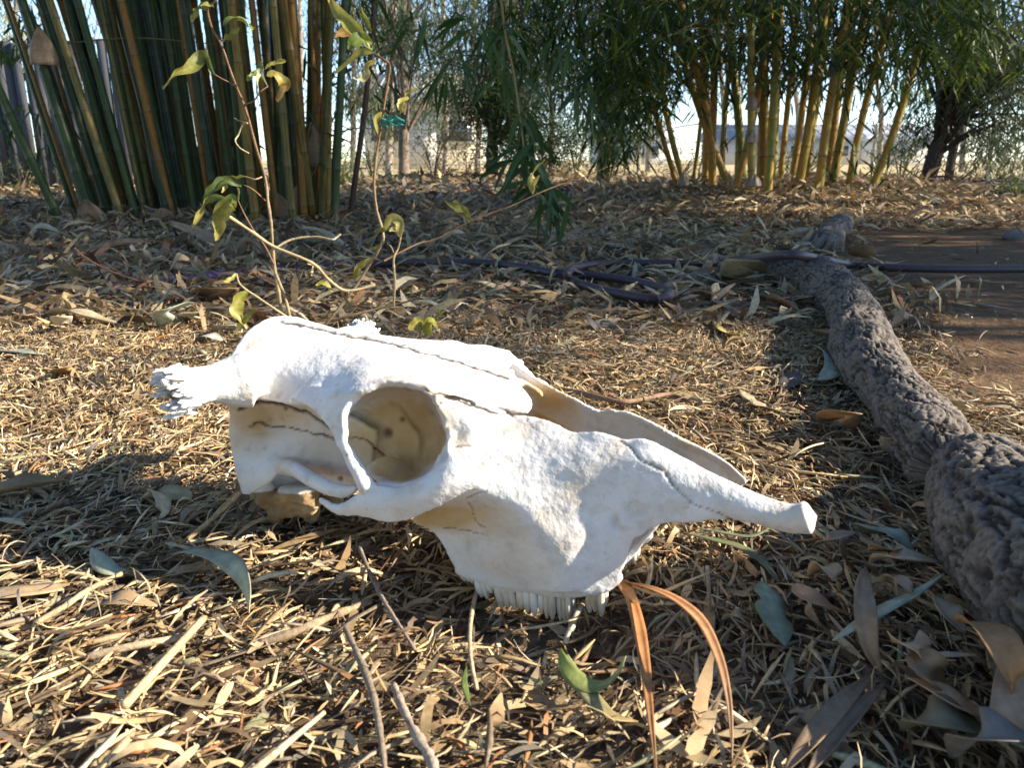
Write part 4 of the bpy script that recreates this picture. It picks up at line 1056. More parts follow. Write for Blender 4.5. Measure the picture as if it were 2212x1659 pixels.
# ------------------------------------------------------------------ trees
def tree(name, label, px, r0, crown, leafL, leafW, cols, seed, group, barkcol=(.20, .16, .13), limbs=6, n_per=8, droop=(.2, 1.2), top=None, spread=.12):
    """px: trunk centre-line (u, v, Y); crown: list of (centre xyz, radii, n)"""
    rs = np.random.default_rng(seed)
    P = [at_y(*p) for p in px]
    P[0][2] = gz(P[0][0], P[0][1]) - .05
    if top is not None: P.append(np.array(top, float))
    base = np.array([P[0][0], P[0][1], 0.0])
    root = thing(name, label, 'tree', base, group)
    V, F = stick_tube(P, r0, r0 * .55, 14, 8, .05, seed)
    k = fbm(V * [9, 9, 3], 4, seed)[:, None]
    link('trunk', mesh_np('trunk', V - base, F, np.asarray(barkcol) * (.55 + .9 * k)), M_BARK, root)
    cent = []
    for c, r, n in crown:
        c, r = np.asarray(c, float), np.asarray(r, float)
        nb = max(3, n // 14); bc = []
        for _ in range(nb):
            d = rs.normal(0, 1, 3); d /= np.linalg.norm(d); bc.append(c + d * r * rs.uniform(.25, .95))
        bag_s, bag_e = [], []
        for b in bc:
            kz = min(len(P) - 1, max(1, int(rs.integers(1, len(P))))); bag_s.append(P[kz]); bag_e.append(b)
            for _ in range(n // nb): cent.append(b + rs.normal(0, .22, 3) * r)
        tw = Bag()
        for a, b in list(zip(bag_s, bag_e))[:limbs * 3]:
            m = (a + b) / 2 + [0, 0, .05]
            tw.add(*tube(np.array([a, m, b]) - base, [r0 * .28, r0 * .16, r0 * .05], 6, 4), col=np.asarray(barkcol) * .8)
        link('limb', tw.mesh('limb'), M_BARK, root)
    cent = np.array(cent)
    cent[:, 2] = np.maximum(cent[:, 2], .25)
    link('crown', leaf_cloud(cent - base, n_per, leafL, leafW, cols, seed + 1, droop, spread), M_LEAF, root, kind='stuff')
    return root

EUC = [(.11, .14, .075), (.08, .11, .05), (.16, .18, .09), (.06, .09, .04)]
DRK = [(.030, .055, .022), (.045, .075, .03), (.022, .04, .016), (.07, .10, .04)]
GB = 'trees behind the clearing'
pA = at_y(1065, 250, 12.0)
tree('dark_tree', 'dense dark low-branched tree in the middle distance between the bamboo clumps', [(1062, 384, 12.0), (1064, 300, 12.0), (1070, 180, 12.0)], .10,
     [(at_y(1085, 130, 12.0), (1.1, .9, .9), 900), (at_y(1060, 235, 11.9), (.85, .7, .5), 520), (at_y(1160, 265, 12.0), (1.0, .8, .55), 560), (at_y(1100, -60, 12), (1.2, 1, 1.1), 400), (at_y(1150, 330, 11.8), (.8, .6, .28), 300)], (.07, .14), (.009, .018), DRK, 41, GB, (.20, .16, .12), 8, 9, (-.5, 1.0), at_y(1085, -150, 12.0), .10)
tree('gum_tree', 'straight dark-trunked gum tree standing beside the pale far house', [(872, 362, 13.5), (872, 300, 13.5), (874, 200, 13.5), (868, 80, 13.6)], .095,
     [(at_y(920, 70, 13.5), (1.4, 1.2, .9), 460), (at_y(850, -120, 13.5), (1.8, 1.4, 1.2), 420)], (.10, .18), (.014, .024), EUC, 43, GB, (.24, .19, .15), 6, 7, (.3, 1.4), at_y(880, -300, 13.6))
tree('gum_tree', 'slender pale-barked gum tree left of the dark trunk', [(838, 345, 15.5), (842, 250, 15.5), (846, 120, 15.5), (852, 0, 15.5)], .075,
     [(at_y(800, 60, 15.5), (1.3, 1.2, .9), 260), (at_y(800, 230, 15.0), (1.0, .8, .6), 200), (at_y(950, 220, 15.0), (.9, .8, .6), 130), (at_y(860, -140, 15.5), (1.6, 1.2, 1.1), 260)], (.10, .18), (.014, .026), EUC, 44, GB, (.48, .41, .33), 6, 7, (.3, 1.4), at_y(860, -280, 15.5))
tree('gum_tree', 'grey-trunked tree with drooping leaves just left of the golden bamboo', [(1300, 408, 9.5), (1304, 330, 9.5), (1310, 240, 9.5), (1322, 120, 9.6)], .075,
     [(at_y(1300, 130, 9.6), (.9, .8, .6), 360), (at_y(1330, 250, 9.4), (.5, .5, .35), 120), (at_y(1290, -40, 9.6), (1.3, 1, .8), 340)], (.09, .17), (.012, .022), [(.05, .085, .03), (.08, .12, .04), (.12, .15, .05)], 45, GB, (.22, .18, .15), 6, 8, (.3, 1.4), at_y(1330, -160, 9.6))
tree('leaning_tree', 'dark leaning tree with forked trunk at far right edge', [(1996, 412, 8.2), (2018, 340, 8.2), (2042, 270, 8.2), (2056, 190, 8.2), (2075, 90, 8.2)], .085,
     [(at_y(2110, 90, 8.2), (.7, .8, .6), 320), (at_y(2000, 250, 8.3), (.35, .4, .28), 90), (at_y(2190, 220, 8.0), (.55, .6, .6), 340), (at_y(2080, -120, 8.2), (1.3, 1.1, .8), 300)], (.08, .15), (.009, .016), [(.10, .13, .07), (.14, .16, .09), (.07, .10, .05)], 46, GB, (.085, .062, .055), 9, 8, (.2, 1.3), at_y(2100, -160, 8.2))
tree('leaning_tree', 'thinner second trunk close to the dark leaning tree', [(2046, 410, 8.6), (2056, 340, 8.6), (2072, 260, 8.6), (2090, 180, 8.6), (2096, 60, 8.6)], .05,
     [(at_y(2150, 300, 8.8), (.6, .5, .35), 190), (at_y(2170, 120, 8.8), (.7, .6, .5), 260)], (.08, .15), (.009, .016), [(.12, .14, .08), (.15, .17, .10)], 47, GB, (.13, .10, .09), 9, 8, (.2, 1.3), at_y(2110, -120, 8.6))
far = [(640, 21, 300), (760, 24, 300), (960, 22, 260), (1030, 27, 260), (1190, 23, 300), (1400, 24, 130), (1560, 26, 90), (1720, 22, 90), (1900, 25, 110), (2080, 23, 320), (2260, 21, 320), (450, 19, 110), (240, 18, 70), (40, 12, 420), (-60, 13, 300)]
names = ['behind the right end of the left bamboo', 'over the far house', 'right of the dark trunked gum', 'hidden mostly by the dark tree', 'right of the dark tree', 'behind the left golden culms', 'behind the middle golden culms', 'over the long shed', 'right of the golden bamboo', 'behind the forked trunk', 'at the right edge', 'seen between the left culms', 'behind the leaning left culms', 'yellow-lit above the paling fence', 'at the far left edge']
for i, ((u, Y, n), nm) in enumerate(zip(far, names)):
    s = Y / 20.0; rs_ = np.random.default_rng(500 + i)
    cols = EUC if i < 13 else [(.30, .30, .05), (.22, .25, .04), (.40, .36, .08)]  # last two trees: yellow sunlight put into the leaf colour
    c = at_y(u, 60, Y); c2 = at_y(u + rs_.uniform(-50, 50), 190, Y)
    tree('far_tree', 'sunlit thin-leaved far tree ' + nm, [(u, 352, Y), (u + 4, 250, Y), (u + rs_.uniform(-15, 15), 120, Y)], .07 * s, [(c, (1.9 * s, 1.3, 1.5 * s), int(n * .6)), (c2, (1.2 * s, 1.0, .65 * s), 60 if i not in (0, 1, 2, 7) else 25)],
         (.10 * s, .2 * s), (.016 * s, .032 * s), cols, 60 + 3 * i, 'far trees beyond the clearing', (.34, .28, .22), 5, 7, (.1, 1.4), at_y(u, -200, Y), .16)
# trees just right of the picture: their crowns shade the middle of the clearing and the bamboo
for i, (x, y, cz, rr, n, nm) in enumerate([(6.2, 2.15, 3.5, (1.4, 1.65, 2.0), 1700, 'nearest'), (7.4, 3.9, 5.2, (1.6, 2.2, 1.7), 1300, 'middle'), (8.6, 6.2, 4.4, (2.0, 2.4, 2.2), 520, 'farthest')]):
    rs_ = np.random.default_rng(700 + i); base = np.array([x, y, 0.0])
    root = thing('gum_tree', 'gum tree standing outside the right edge of the photograph, the %s one' % nm, 'tree', base, GB)
    V, F = stick_tube([[0, 0, -.05], [.1, .05, 1.2], [0, .1, 2.6], [.1, 0, 4.2]], .14, .06, 14, 8, .04, i)
    link('trunk', mesh_np('trunk', V, F, np.tile([.25, .2, .16], (len(V), 1))), M_BARK, root)
    D = rs_.normal(0, 1, (n, 3)); D /= np.linalg.norm(D, axis=1, keepdims=True)
    C = D * rs_.random((n, 1)) ** .4 * rr + [0, 0, cz]
    link('crown', leaf_cloud(C, 8, (.12, .2), (.022, .04), EUC, 80 + i, (.2, 1.3), .15), M_LEAF, root, kind='stuff')

# unseen trees added behind and beside the camera to cut skylight
for i, (x, y, h, rr, n, nm) in enumerate([(-5.2, -3.4, 3.0, (1.9, 1.6, 2.2), 1100, 'at the back left'), (-1.8, -4.4, 3.2, (2.0, 1.5, 2.4), 1200, 'straight behind'), (1.8, -4.6, 3.2, (2.0, 1.5, 2.4), 1200, 'at the back right'), (-6.0, .4, 3.0, (1.5, 2.0, 2.2), 1000, 'at the left')]):
    rs_ = np.random.default_rng(760 + i); base = np.array([x, y, 0.0])
    root = thing('gum_tree', 'unseen bushy gum tree added behind the camera to cut skylight, the one %s' % nm, 'tree', base, GB)
    V, F = stick_tube([[0, 0, -.05], [.08, .05, .9], [0, .1, 2.0], [.1, 0, 3.4]], .13, .05, 12, 8, .04, i)
    link('trunk', mesh_np('trunk', V, F, np.tile([.25, .2, .16], (len(V), 1))), M_BARK, root)
    C = rs_.normal(0, .5, (n, 3)) * rr + [0, 0, h]; C[:, 2] = np.maximum(C[:, 2], .5)
    link('crown', leaf_cloud(C, 7, (.14, .24), (.03, .055), EUC, 96 + i, (.2, 1.3), .2), M_LEAF, root, kind='stuff')
# two unseen gums added either side, their canopy blocking sky over the clearing
for i, (x, y, c, rr, n, nm) in enumerate([(-4.6, 2.4, (2.6, 1.2, 4.3), (2.6, 1.9, 1.0), 1500, 'left'), (3.6, 2.4, (-2.0, 1.6, 4.6), (2.2, 2.0, 1.0), 1300, 'right')]):
    rs_ = np.random.default_rng(740 + i); base = np.array([x, y, 0.0])
    root = thing('gum_tree', 'unseen wide gum tree added outside the %s edge, its canopy blocking the sky' % nm, 'tree', base, GB)
    e = np.array(c)
    V, F = stick_tube([[0, 0, -.05], e * [.03, .03, .3], e * [.12, .12, .65], e * [.45, .45, .9], e * [.9, .9, 1.0]], .13, .03, 14, 8, .03, i)
    link('trunk', mesh_np('trunk', V, F, np.tile([.25, .2, .16], (len(V), 1))), M_BARK, root)
    C = rs_.normal(0, .5, (n, 3)) * rr + e; C[:, 2] = np.maximum(C[:, 2], 3.1)
    link('crown', leaf_cloud(C, 8, (.12, .2), (.022, .04), EUC, 90 + i, (.2, 1.3), .15), M_LEAF, root, kind='stuff')

# ------------------------------------------------------------------ low scrub, fallen branches, fences, buildings
def scrub(label, u, v, Y, w, h, n, cols, seed):
    p = at_y(u, v, Y); p[2] = gz(p[0], p[1])
    root = thing('shrub', label, 'shrub', p, 'low scrub along the clearing edge')
    rs = np.random.default_rng(seed); bag = Bag()
    for k in range(9):
        a = rs.uniform(0, 6.28); e = [math.cos(a) * w * .4, math.sin(a) * w * .3, h * rs.uniform(.5, 1)]
        bag.add(*tube([[0, 0, -.02], np.array(e) * [.4, .4, .6], e], [.008, .006, .002], 5, 4), col=(.2, .14, .09))
    link('stem', bag.mesh('stem'), M_STICK, root)
    C = rs.normal(0, .4, (n, 3)) * [w * .8, w * .5, h * .6] + [0, 0, h * .55]; C[:, 2] = np.maximum(C[:, 2], .04)
    link('foliage', leaf_cloud(C, 6, (.05, .11), (.008, .016), cols, seed, (-1.2, .8), .06), M_LEAF, root, kind='stuff')
GY = [(.30, .30, .09), (.20, .24, .06), (.38, .34, .14)]
scrub('bright yellow-green shrub right behind the left bamboo clump', 735, 372, 9.0, .55, .55, 90, [(.20, .30, .06), (.30, .34, .08), (.14, .22, .05)], 1)
scrub('dry grey twiggy shrub below the pale far house', 960, 380, 11.5, .5, .35, 40, [(.24, .18, .13), (.30, .24, .17)], 2)
scrub('yellow-green drooping shrub at the foot of the grey-trunked tree', 1312, 385, 9.3, .5, .65, 110, [(.26, .34, .06), (.36, .38, .10), (.14, .22, .04)], 3)
scrub('dark bush under the golden culms on the left', 1470, 372, 11.0, .7, .5, 60, DRK, 4)
scrub('dark round bush behind the golden bamboo', 1725, 378, 10.0, .45, .5, 90, DRK, 5)
scrub('grey-green bush left of the leaning tree', 1945, 385, 9.5, .5, .75, 110, [(.10, .14, .07), (.15, .18, .09)], 6)
scrub('low green weed tuft at the right edge of the litter', 2190, 455, 5.4, .22, .10, 30, [(.12, .18, .05), (.18, .22, .07)], 7)
scrub('dark bush at the foot of the paling fence', 45, 355, 8.0, .4, .3, 50, DRK, 8)
scrub('green bush left of the dark gum trunk in front of the pale house', 805, 362, 12.0, .9, .9, 120, EUC, 10)
scrub('grey-green bush right of the dark gum trunk in front of the pale house', 935, 362, 12.5, 1.0, .85, 110, EUC, 11)
scrub('tall thin bush between the dark tree and the golden bamboo', 1245, 372, 12.0, .9, 1.1, 130, EUC, 12)
scrub('sparse brown bush by the wire fence', 1010, 372, 14.0, .6, .5, 40, [(.16, .14, .08), (.2, .18, .09)], 9)

def brush_pile():
    rs = np.random.default_rng(9)
    p0 = at_y(2120, 405, 7.8); p0[2] = gz(p0[0], p0[1])
    for i in range(9):
        a = rs.normal(.1, .35); L = rs.uniform(.8, 1.7); c = p0 + [rs.normal(.1, .35), rs.normal(0, .25), rs.uniform(.02, .16)]
        d = np.array([math.cos(a), math.sin(a) * .7, rs.normal(0, .10)]); P = [c - d * L / 2, c - d * L / 5 + rs.normal(0, .04, 3), c + d * L / 5 + rs.normal(0, .04, 3), c + d * L / 2]
        bag = Bag(); bag.add(*stick_tube(P, .018, .006, 7, 5, .06, i))
        for k in range(4):
            s = c + d * rs.uniform(-.4, .4) * L; e = s + rs.normal(0, .14, 3) + d * .15
            bag.add(*tube([s, (s + e) / 2 + [0, 0, .02], e], [.006, .005, .002], 5, 4))
        o = link('fallen_branch', bag.mesh('fallen_branch'), NT('dead_wood').finish((.075, .055, .05), .9) if i == 0 else bpy.data.materials['dead_wood'], None, 'dead dark branch in the brush pile under the leaning tree', 'branch', 'branches of the brush pile')
brush_pile()

def plank_mat(name, col, rough=.85): 
    t = NT(name); n = t.noise(7, 5, .6, t.obj((6, 6, 1)))
    return t.finish(t.mix(n, tuple(c * .55 for c in col), tuple(min(1, c * 1.4) for c in col)), rough, t.bump(n, .4, .004), .2)
def paling_fence():
    Y = 9.2; x0, x1 = -7.2, -3.9
    root = thing('paling_fence', 'dark weathered paling fence behind the left bamboo', 'fence', (x0, Y, 0))
    m = plank_mat('weathered_paling', (.07, .075, .085))
    V, F = box(0, 0, .78, .095, .02, 1.56); me = mesh_np('paling', V, F, smooth=False)
    rs = np.random.default_rng(6); x = 0
    while x < x1 - x0:
        o = link('paling', me, m, root, loc=(x, rs.normal(0, .004), rs.normal(0, .015))); o.rotation_euler = (0, rs.normal(0, .01), 0); x += .104
    for z in (.35, 1.2):
        V, F = box((x1 - x0) / 2, .035, z, x1 - x0, .04, .08); link('rail', mesh_np('rail', V, F, smooth=False), m, root)
paling_fence()

def wire_fence():
    Y = 17.0; xs = np.arange(-7.0, 13.5, 2.4)
    root = thing('wire_fence', 'sagging wire fence with thin posts across the far field', 'fence', (0, Y, 0))
    mp = plank_mat('grey_post', (.30, .26, .21)); mw = NT('fence_wire').finish((.22, .21, .20), .5)
    for i, x in enumerate(xs):
        V, F = tube([[0, 0, -.1], [.01, 0, .5], [.02, 0, 1.02]], [.04, .038, .035], 8, 3); link('post', mesh_np('post', V, F), mp, root, loc=(x, 0, 0))
    for z in (.25, .48, .71, .93):
        P = []
        for a, b in zip(xs[:-1], xs[1:]): P += [[a, -.04, z], [(a + b) / 2, -.04, z - .02]]
        P.append([xs[-1], -.04, z]); V, F = tube(P, .006, 5, 3); link('wire', mesh_np('wire', V, F), mw, root)
wire_fence()

def wall_mat(name, col):
    t = NT(name); n = t.noise(1.5, 4, .6, t.obj()); return t.finish(t.mix(n, tuple(c * .85 for c in col), col), .8, t.bump(t.noise(12, 3, .5, t.obj()), .2, .01), .2)
def shed(label, x0, x1, Y, h, roofh, wallc, roofc, wins, door, depth=7.0):
    root = thing('shed', label, 'building', ((x0 + x1) / 2, Y, 0)); w = x1 - x0
    mw, mr = wall_mat('shed_wall', wallc), wall_mat('shed_roof', roofc); mg = NT('window_glass').finish((.05, .06, .07), .12, spec=.6); mt = wall_mat('trim', (.6, .58, .54))
    V, F = box(0, depth / 2, h / 2, w, depth, h); link('wall', mesh_np('wall', V, F, smooth=False), mw, root)
    e = .45; pr = np.array([[-w / 2 - e, -e, h + .02], [w / 2 + e, -e, h + .02], [w / 2 + e, depth / 2, h + roofh], [-w / 2 - e, depth / 2, h + roofh], [w / 2 + e, depth + e, h + .02], [-w / 2 - e, depth + e, h + .02]])
    link('roof', mesh_np('roof', pr, [np.array([[0, 1, 2, 3], [3, 2, 4, 5], [0, 5, 4, 1]]), np.array([[0, 3, 5], [1, 4, 2]])], smooth=False), mr, root)
    for k in range(int(w / .8)):
        x = -w / 2 + .4 + k * .8
        V, F = tube([[x, -e - .01, h + .035], [x, depth / 2, h + roofh + .02]], .025, 5, 1); link('roof_rib', mesh_np('roof_rib', V, F), mr, root)
    for x in wins:
        V, F = box(x, -.03, h * .58, 1.3, .06, .9); fr = link('window', mesh_np('window', V, F, smooth=False), mt, root)
        V, F = box(x, -.07, h * .58, 1.1, .03, .72); link('pane', mesh_np('pane', V, F, smooth=False), mg, fr)
    for x in door:
        V, F = box(x, -.04, 1.02, .95, .06, 2.04); link('door', mesh_np('door', V, F, smooth=False), mt, root)
def pxx(u, Y): return at_y(u, 345, Y)[0]
shed('long low shed with blue-grey roof seen behind the golden bamboo', pxx(1560, 62), pxx(2010, 62), 62.0, 1.7, 1.3, (.50, .49, .47), (.24, .27, .32), [-5.2, -2.2, 1.0, 4.6], [3.0])
shed('small pale shed at the left of the golden bamboo', pxx(1290, 70), pxx(1445, 70), 70.0, 1.9, 1.2, (.62, .61, .60), (.42, .45, .50), [-1.6, 1.6], [0])
shed('pale cream house with grey roof glimpsed behind the gum trunks', pxx(790, 30), pxx(1030, 30), 30.0, 2.3, 1.3, (.72, .66, .52), (.42, .40, .38), [-1.2, 1.3], [.1])

# ------------------------------------------------------------------ leaf litter
PAL = np.array([(.46, .33, .17), (.52, .40, .23), (.38, .26, .135), (.26, .20, .14), (.21, .13, .07), (.12, .08, .05), (.58, .48, .31), (.27, .26, .15), (.32, .15, .065), (.34, .29, .22), (.42, .31, .18)])
PW = np.array([.19, .13, .16, .12, .09, .07, .06, .04, .03, .06, .05]); PW = PW / PW.sum()

def heading(x, y, rs, n):
    """pieces lie in loose swathes, not at random"""
    P = np.stack([x * 2.6, y * 2.6, 0 * x], -1)
    a = (vnoise(P, 61) * 1.5 + .15) * math.pi * .9
    left = np.clip((.05 - x) / .25, 0, 1) * np.clip((1.0 - y) / .3, 0, 1)
    a = a * (1 - left * .6) + .55 * left * .6
    return a + rs.normal(0, .75, n)

def strips(n, x, y, z, L, W, rs, S=4, thick=False, curl=.9, tilt=.16, prof='strip', bend=.5, head=None, cols=None, rollsd=.5):
    hd = heading(x, y, rs, n) if head is None else head
    t = np.linspace(-.5, .5, S + 1)
    pit = rs.normal(0, tilt, n)[:, None] + (rs.normal(0, curl, n) + .15)[:, None] * -t[None]
    hh = hd[:, None] + rs.normal(0, bend, n)[:, None] * t[None]
    ds = (L / S)[:, None]
    stepx, stepy, stepz = np.cos(hh) * np.cos(pit) * ds, np.sin(hh) * np.cos(pit) * ds, np.sin(pit) * ds
    cx, cy, cz = [np.concatenate([np.zeros((n, 1)), np.cumsum((q[:, :-1] + q[:, 1:]) / 2, 1)], 1) for q in (stepx, stepy, stepz)]
    cx -= cx.mean(1, keepdims=True); cy -= cy.mean(1, keepdims=True); cz -= cz.min(1, keepdims=True)
    P = np.stack([x[:, None] + cx, y[:, None] + cy, z[:, None] + cz], -1)
    T = np.stack([np.cos(hh) * np.cos(pit), np.sin(hh) * np.cos(pit), np.sin(pit)], -1)
    Sd = np.stack([-np.sin(hh), np.cos(hh), 0 * hh], -1); N = np.cross(T, Sd)
    roll = rs.normal(0, rollsd, n)[:, None] + rs.normal(0, .7, n)[:, None] * t[None]
    S2 = Sd * np.cos(roll)[..., None] + N * np.sin(roll)[..., None]; N2 = np.cross(T, S2)
    tt = t + .5
    if prof == 'leaf': w = np.sin(np.pi * np.clip(tt, .03, .97)) ** .8
    else: w = np.clip(np.minimum(tt * 9 + .3, (1 - tt) * 9 + .3), 0, 1)
    w = w[None] * W[:, None] * rs.uniform(.65, 1.3, (n, S + 1)) / 2
    c = (cols if cols is not None else PAL[rs.choice(len(PAL), n, p=PW)]) * rs.uniform(.7, 1.25, (n, 1))
    if not thick:
        V = np.stack([P - S2 * w[..., None], P + S2 * w[..., None]], 2); k = 2
        b = (np.arange(n) * (S + 1) * 2)[:, None]
        F = np.concatenate([b + np.array([i * 2, i * 2 + 2, i * 2 + 3, i * 2 + 1]) for i in range(S)])
    else:
        th = .32 * w
        V = np.stack([P - S2 * w[..., None], P + N2 * th[..., None] * 1.3, P + S2 * w[..., None], P - N2 * th[..., None]], 2); k = 4
        b = (np.arange(n) * (S + 1) * 4)[:, None]
        F = np.concatenate([b + np.array([i * 4 + j, i * 4 + 4 + j, i * 4 + 4 + (j + 1) % 4, i * 4 + (j + 1) % 4]) for i in range(S) for j in range(4)]
                           + [b + np.array([0, 1, 2, 3]), b + np.array([S * 4 + 3, S * 4 + 2, S * 4 + 1, S * 4])])
    return V.reshape(-1, 3), F, np.repeat(c, (S + 1) * k, 0)

def in_view(n, y0, y1, rs, pw=1.0, margin=.12):
    """places spread over the visible wedge of ground and a margin either side"""
    out = []
    while sum(map(len, out)) < n:
        y = (rs.random(n * 2) * (y1 ** (pw + 1) - y0 ** (pw + 1)) + y0 ** (pw + 1)) ** (1 / (pw + 1))
        h = .70 * y + margin + .1
        x = rs.uniform(-1, 1, n * 2) * h
        keep = rs.random(n * 2) > bare(x, y) * .985
        out.append(np.stack([x, y], -1)[keep])
    return np.concatenate(out)[:n]

def litter():
    rs = np.random.default_rng(2024)
    def layer(name, n, y0, y1, Lr, Wr, zr, pw=1.0, **kw):
        p = in_view(n, y0, y1, rs, pw); x, y = p[:, 0], p[:, 1]
        z = gz(x, y) + rs.uniform(*zr, n) ** 1.0
        dk = kw.pop('dark', None)
        z = z - .010 * np.exp(-((x - .02) / .14) ** 2 - ((y - .52) / .09) ** 2)
        patchy = .55 + .9 * fbm(np.stack([x * 5, y * 5, 0 * x], -1), 3, 88)
        kw['cols'] = PAL[rs.choice(len(PAL), n, p=PW)] * (dk or 1.0) * patchy[:, None]
        s = kw.pop('grow', 0.0); g = 1 + s * np.clip(y - y0, 0, None)
        return strips(n, x, y, z, rs.uniform(*Lr, n) * g, rs.uniform(*Wr, n) * g, rs, **kw)
    def emit(name, parts, label, cat):
        bag = Bag()
        for V, F, C in parts: bag.add(V, F, C)
        link(name, bag.mesh(name), M_LITTER, None, label, cat, kind='stuff')
    emit('leaf_litter', [
        layer('a', 22000, .20, 1.7, (.015, .050), (.0015, .0045), (.000, .008), S=3, curl=1.0, dark=.62),
        layer('b', 22000, .20, 1.7, (.012, .040), (.0010, .0026), (.004, .014), S=4, curl=1.4, tilt=.25, rollsd=.7, dark=1.2),
        layer('c', 8000, .20, 1.7, (.016, .050), (.0016, .0042), (.006, .016), S=3, thick=True, curl=.3, bend=.2, tilt=.16, dark=1.35),
        layer('d', 24000, .20, 1.7, (.004, .013), (.0012, .0032), (.004, .018), S=2, tilt=.5, rollsd=.8, dark=1.4),
        layer('e', 2600, .24, 1.7, (.020, .055), (.003, .0068), (.006, .014), S=5, curl=.9, tilt=.12, rollsd=.35),
        layer('e2', 1000, .30, 1.7, (.025, .065), (.004, .008), (.006, .015), S=5, prof='leaf', curl=1.3, tilt=.12, rollsd=.5),
        layer('k', 2500, .20, 1.7, (.02, .05), (.0007, .0014), (.006, .020), S=5, curl=3.0, bend=2.5, tilt=.4),
    ], 'shredded dry bamboo leaf and cane litter carpeting the near ground', 'litter')
    mid = PAL * .95
    emit('leaf_litter', [
        layer('f', 50000, 1.5, 6.5, (.022, .060), (.003, .008), (.000, .016), S=3, prof='leaf', grow=.16, tilt=.22, pw=.35),
        layer('g', 15000, 1.5, 6.0, (.05, .12), (.008, .018), (.004, .022), S=3, prof='leaf', grow=.10, tilt=.25, pw=.3),
        layer('h', 9000, 6.0, 13.0, (.10, .22), (.02, .05), (.0, .03), S=2, prof='leaf', grow=.05, tilt=.3, pw=.3),
    ], 'fallen dry bamboo leaves carpeting the clearing farther back', 'litter')
litter()

# short bits near the camera that can be told apart, as things of their own
def loose_pieces():
    rs = np.random.default_rng(91)
    def variants(k, L, W, thick, prof, S):
        out = []
        for i in range(k):
            V, F, C = strips(1, np.zeros(1), np.zeros(1), np.zeros(1), np.array([L * rs.uniform(.7, 1.3)]), np.array([W * rs.uniform(.8, 1.3)]), rs, S=S, thick=thick, prof=prof, head=np.zeros(1), curl=.25 if thick else 1.2, bend=.25, tilt=.03, rollsd=.2)
            out.append((V, F, C))
        return out
    def put(name, label, cat, group, meshes, n, mat, y0, y1, z0, z1):
        ms = [mesh_np(name, V, F, C) for V, F, C in meshes]
        for m in ms: m.materials.append(mat)
        p = in_view(n, y0, y1, rs, .2, .0)
        for i, (x, y) in enumerate(p):
            o = link(name, ms[i % len(ms)], None, None, label, cat, group, loc=(x, y, float(gz(x, y)) + rs.uniform(z0, z1)))
            o.rotation_euler = (rs.normal(0, .12), rs.normal(0, .10), float(heading(np.array([x]), np.array([y]), rs, 1)[0])); s = rs.uniform(.75, 1.3); o.scale = (s, s, s)
    put('cane_splinter', 'short split piece of dry tan cane loose on the near litter', 'splinter', 'cane splinters on the near litter', variants(14, .048, .0042, True, 'strip', 3), 120, M_STICK, .30, 1.0, .012, .022)
    put('dry_bamboo_leaf', 'narrow dry curled bamboo leaf loose on the near litter', 'leaf', 'narrow dry leaves on the near litter', variants(14, .050, .0055, False, 'leaf', 7), 110, M_DRYLEAF, .32, 1.3, .012, .020)
loose_pieces()

def hero(name, label, cat, px, W, col, mat=None, tip=None, group=None, **kw):
    """a leaf of its own; px = (u, v, height above the ground) along its mid-rib"""
    P = [on_ground(u, v, z) for u, v, z in px]
    return leaf_obj(name, P, W, col, mat, None, label, cat, group, tip, **kw)
def stickpx(name, label, px, r0, r1, col, seed, knob=.08, group=None, cat='twig'):
    P = [on_ground(u, v, z) for u, v, z in px]
    V, F = stick_tube(P, r0, r1, 8, 6, knob, seed)
    k = fbm(V * 90, 3, seed)[:, None]
    return link(name, mesh_np(name, V, F, np.asarray(col) * (.6 + .8 * k)), M_STICK, None, label, cat, group)

TAN, PALE, GREY, SAGE, BRN, ORG = (.44, .30, .17), (.58, .50, .34), (.30, .27, .23), (.25, .30, .20), (.26, .15, .08), (.52, .22, .08)
L_ = 'leaf'
hero('curled_leaf', 'cream strip of leaf curled into an arch left of the skull', L_, [(300, 1080, .004), (330, 1075, .022), (345, 1065, .030), (352, 1100, .026), (338, 1132, .008)], .022, PALE, roll=[.2, .4, .6, .9, 1.0])
hero('curled_leaf', 'pale strip bending away behind the cream arched leaf', L_, [(345, 1062, .030), (380, 1064, .028), (415, 1068, .022)], .016, (.42, .36, .22), roll=[-.5, -.6, -.6], prof='strip')
hero('gum_leaf', 'grey-green leaf folded over with its tip hanging toward the camera', L_, [(368, 1198, .020), (410, 1190, .028), (455, 1196, .032), (490, 1210, .034), (520, 1240, .034), (535, 1280, .030), (538, 1325, .022)], .017, (.34, .35, .25), tip=(.50, .50, .33), roll=[.1, .1, .0, -.3, -.8, -1.0, -1.1])
hero('gum_leaf', 'small pale-green sickle leaf left of the folded grey-green leaf', L_, [(197, 1185, .026), (215, 1212, .022), (245, 1232, .018), (300, 1236, .014)], .015, (.38, .41, .30), roll=[-.5, -.4, -.2, 0])
hero('dry_leaf', 'broad tan leaf at the left edge above the arched cream leaf', L_, [(-40, 1075, .012), (20, 1062, .020), (80, 1048, .024), (150, 1040, .018)], .034, (.36, .25, .14), cup=.3)
hero('dry_leaf', 'pale bright leaf end at the left edge', L_, [(-30, 1120, .012), (15, 1122, .022), (55, 1135, .020)], .018, PALE, roll=.3)
hero('dry_leaf', 'long pale blade at the left edge below the broad tan leaf', L_, [(-40, 1285, .016), (30, 1278, .020), (90, 1272, .018), (140, 1265, .014)], .018, (.50, .37, .22), prof='strip')
hero('dry_leaf', 'tan splint of leaf at lower left beside the long cane', L_, [(215, 1310, .016), (260, 1300, .022), (340, 1310, .016)], .020, (.40, .28, .16), cup=.2)
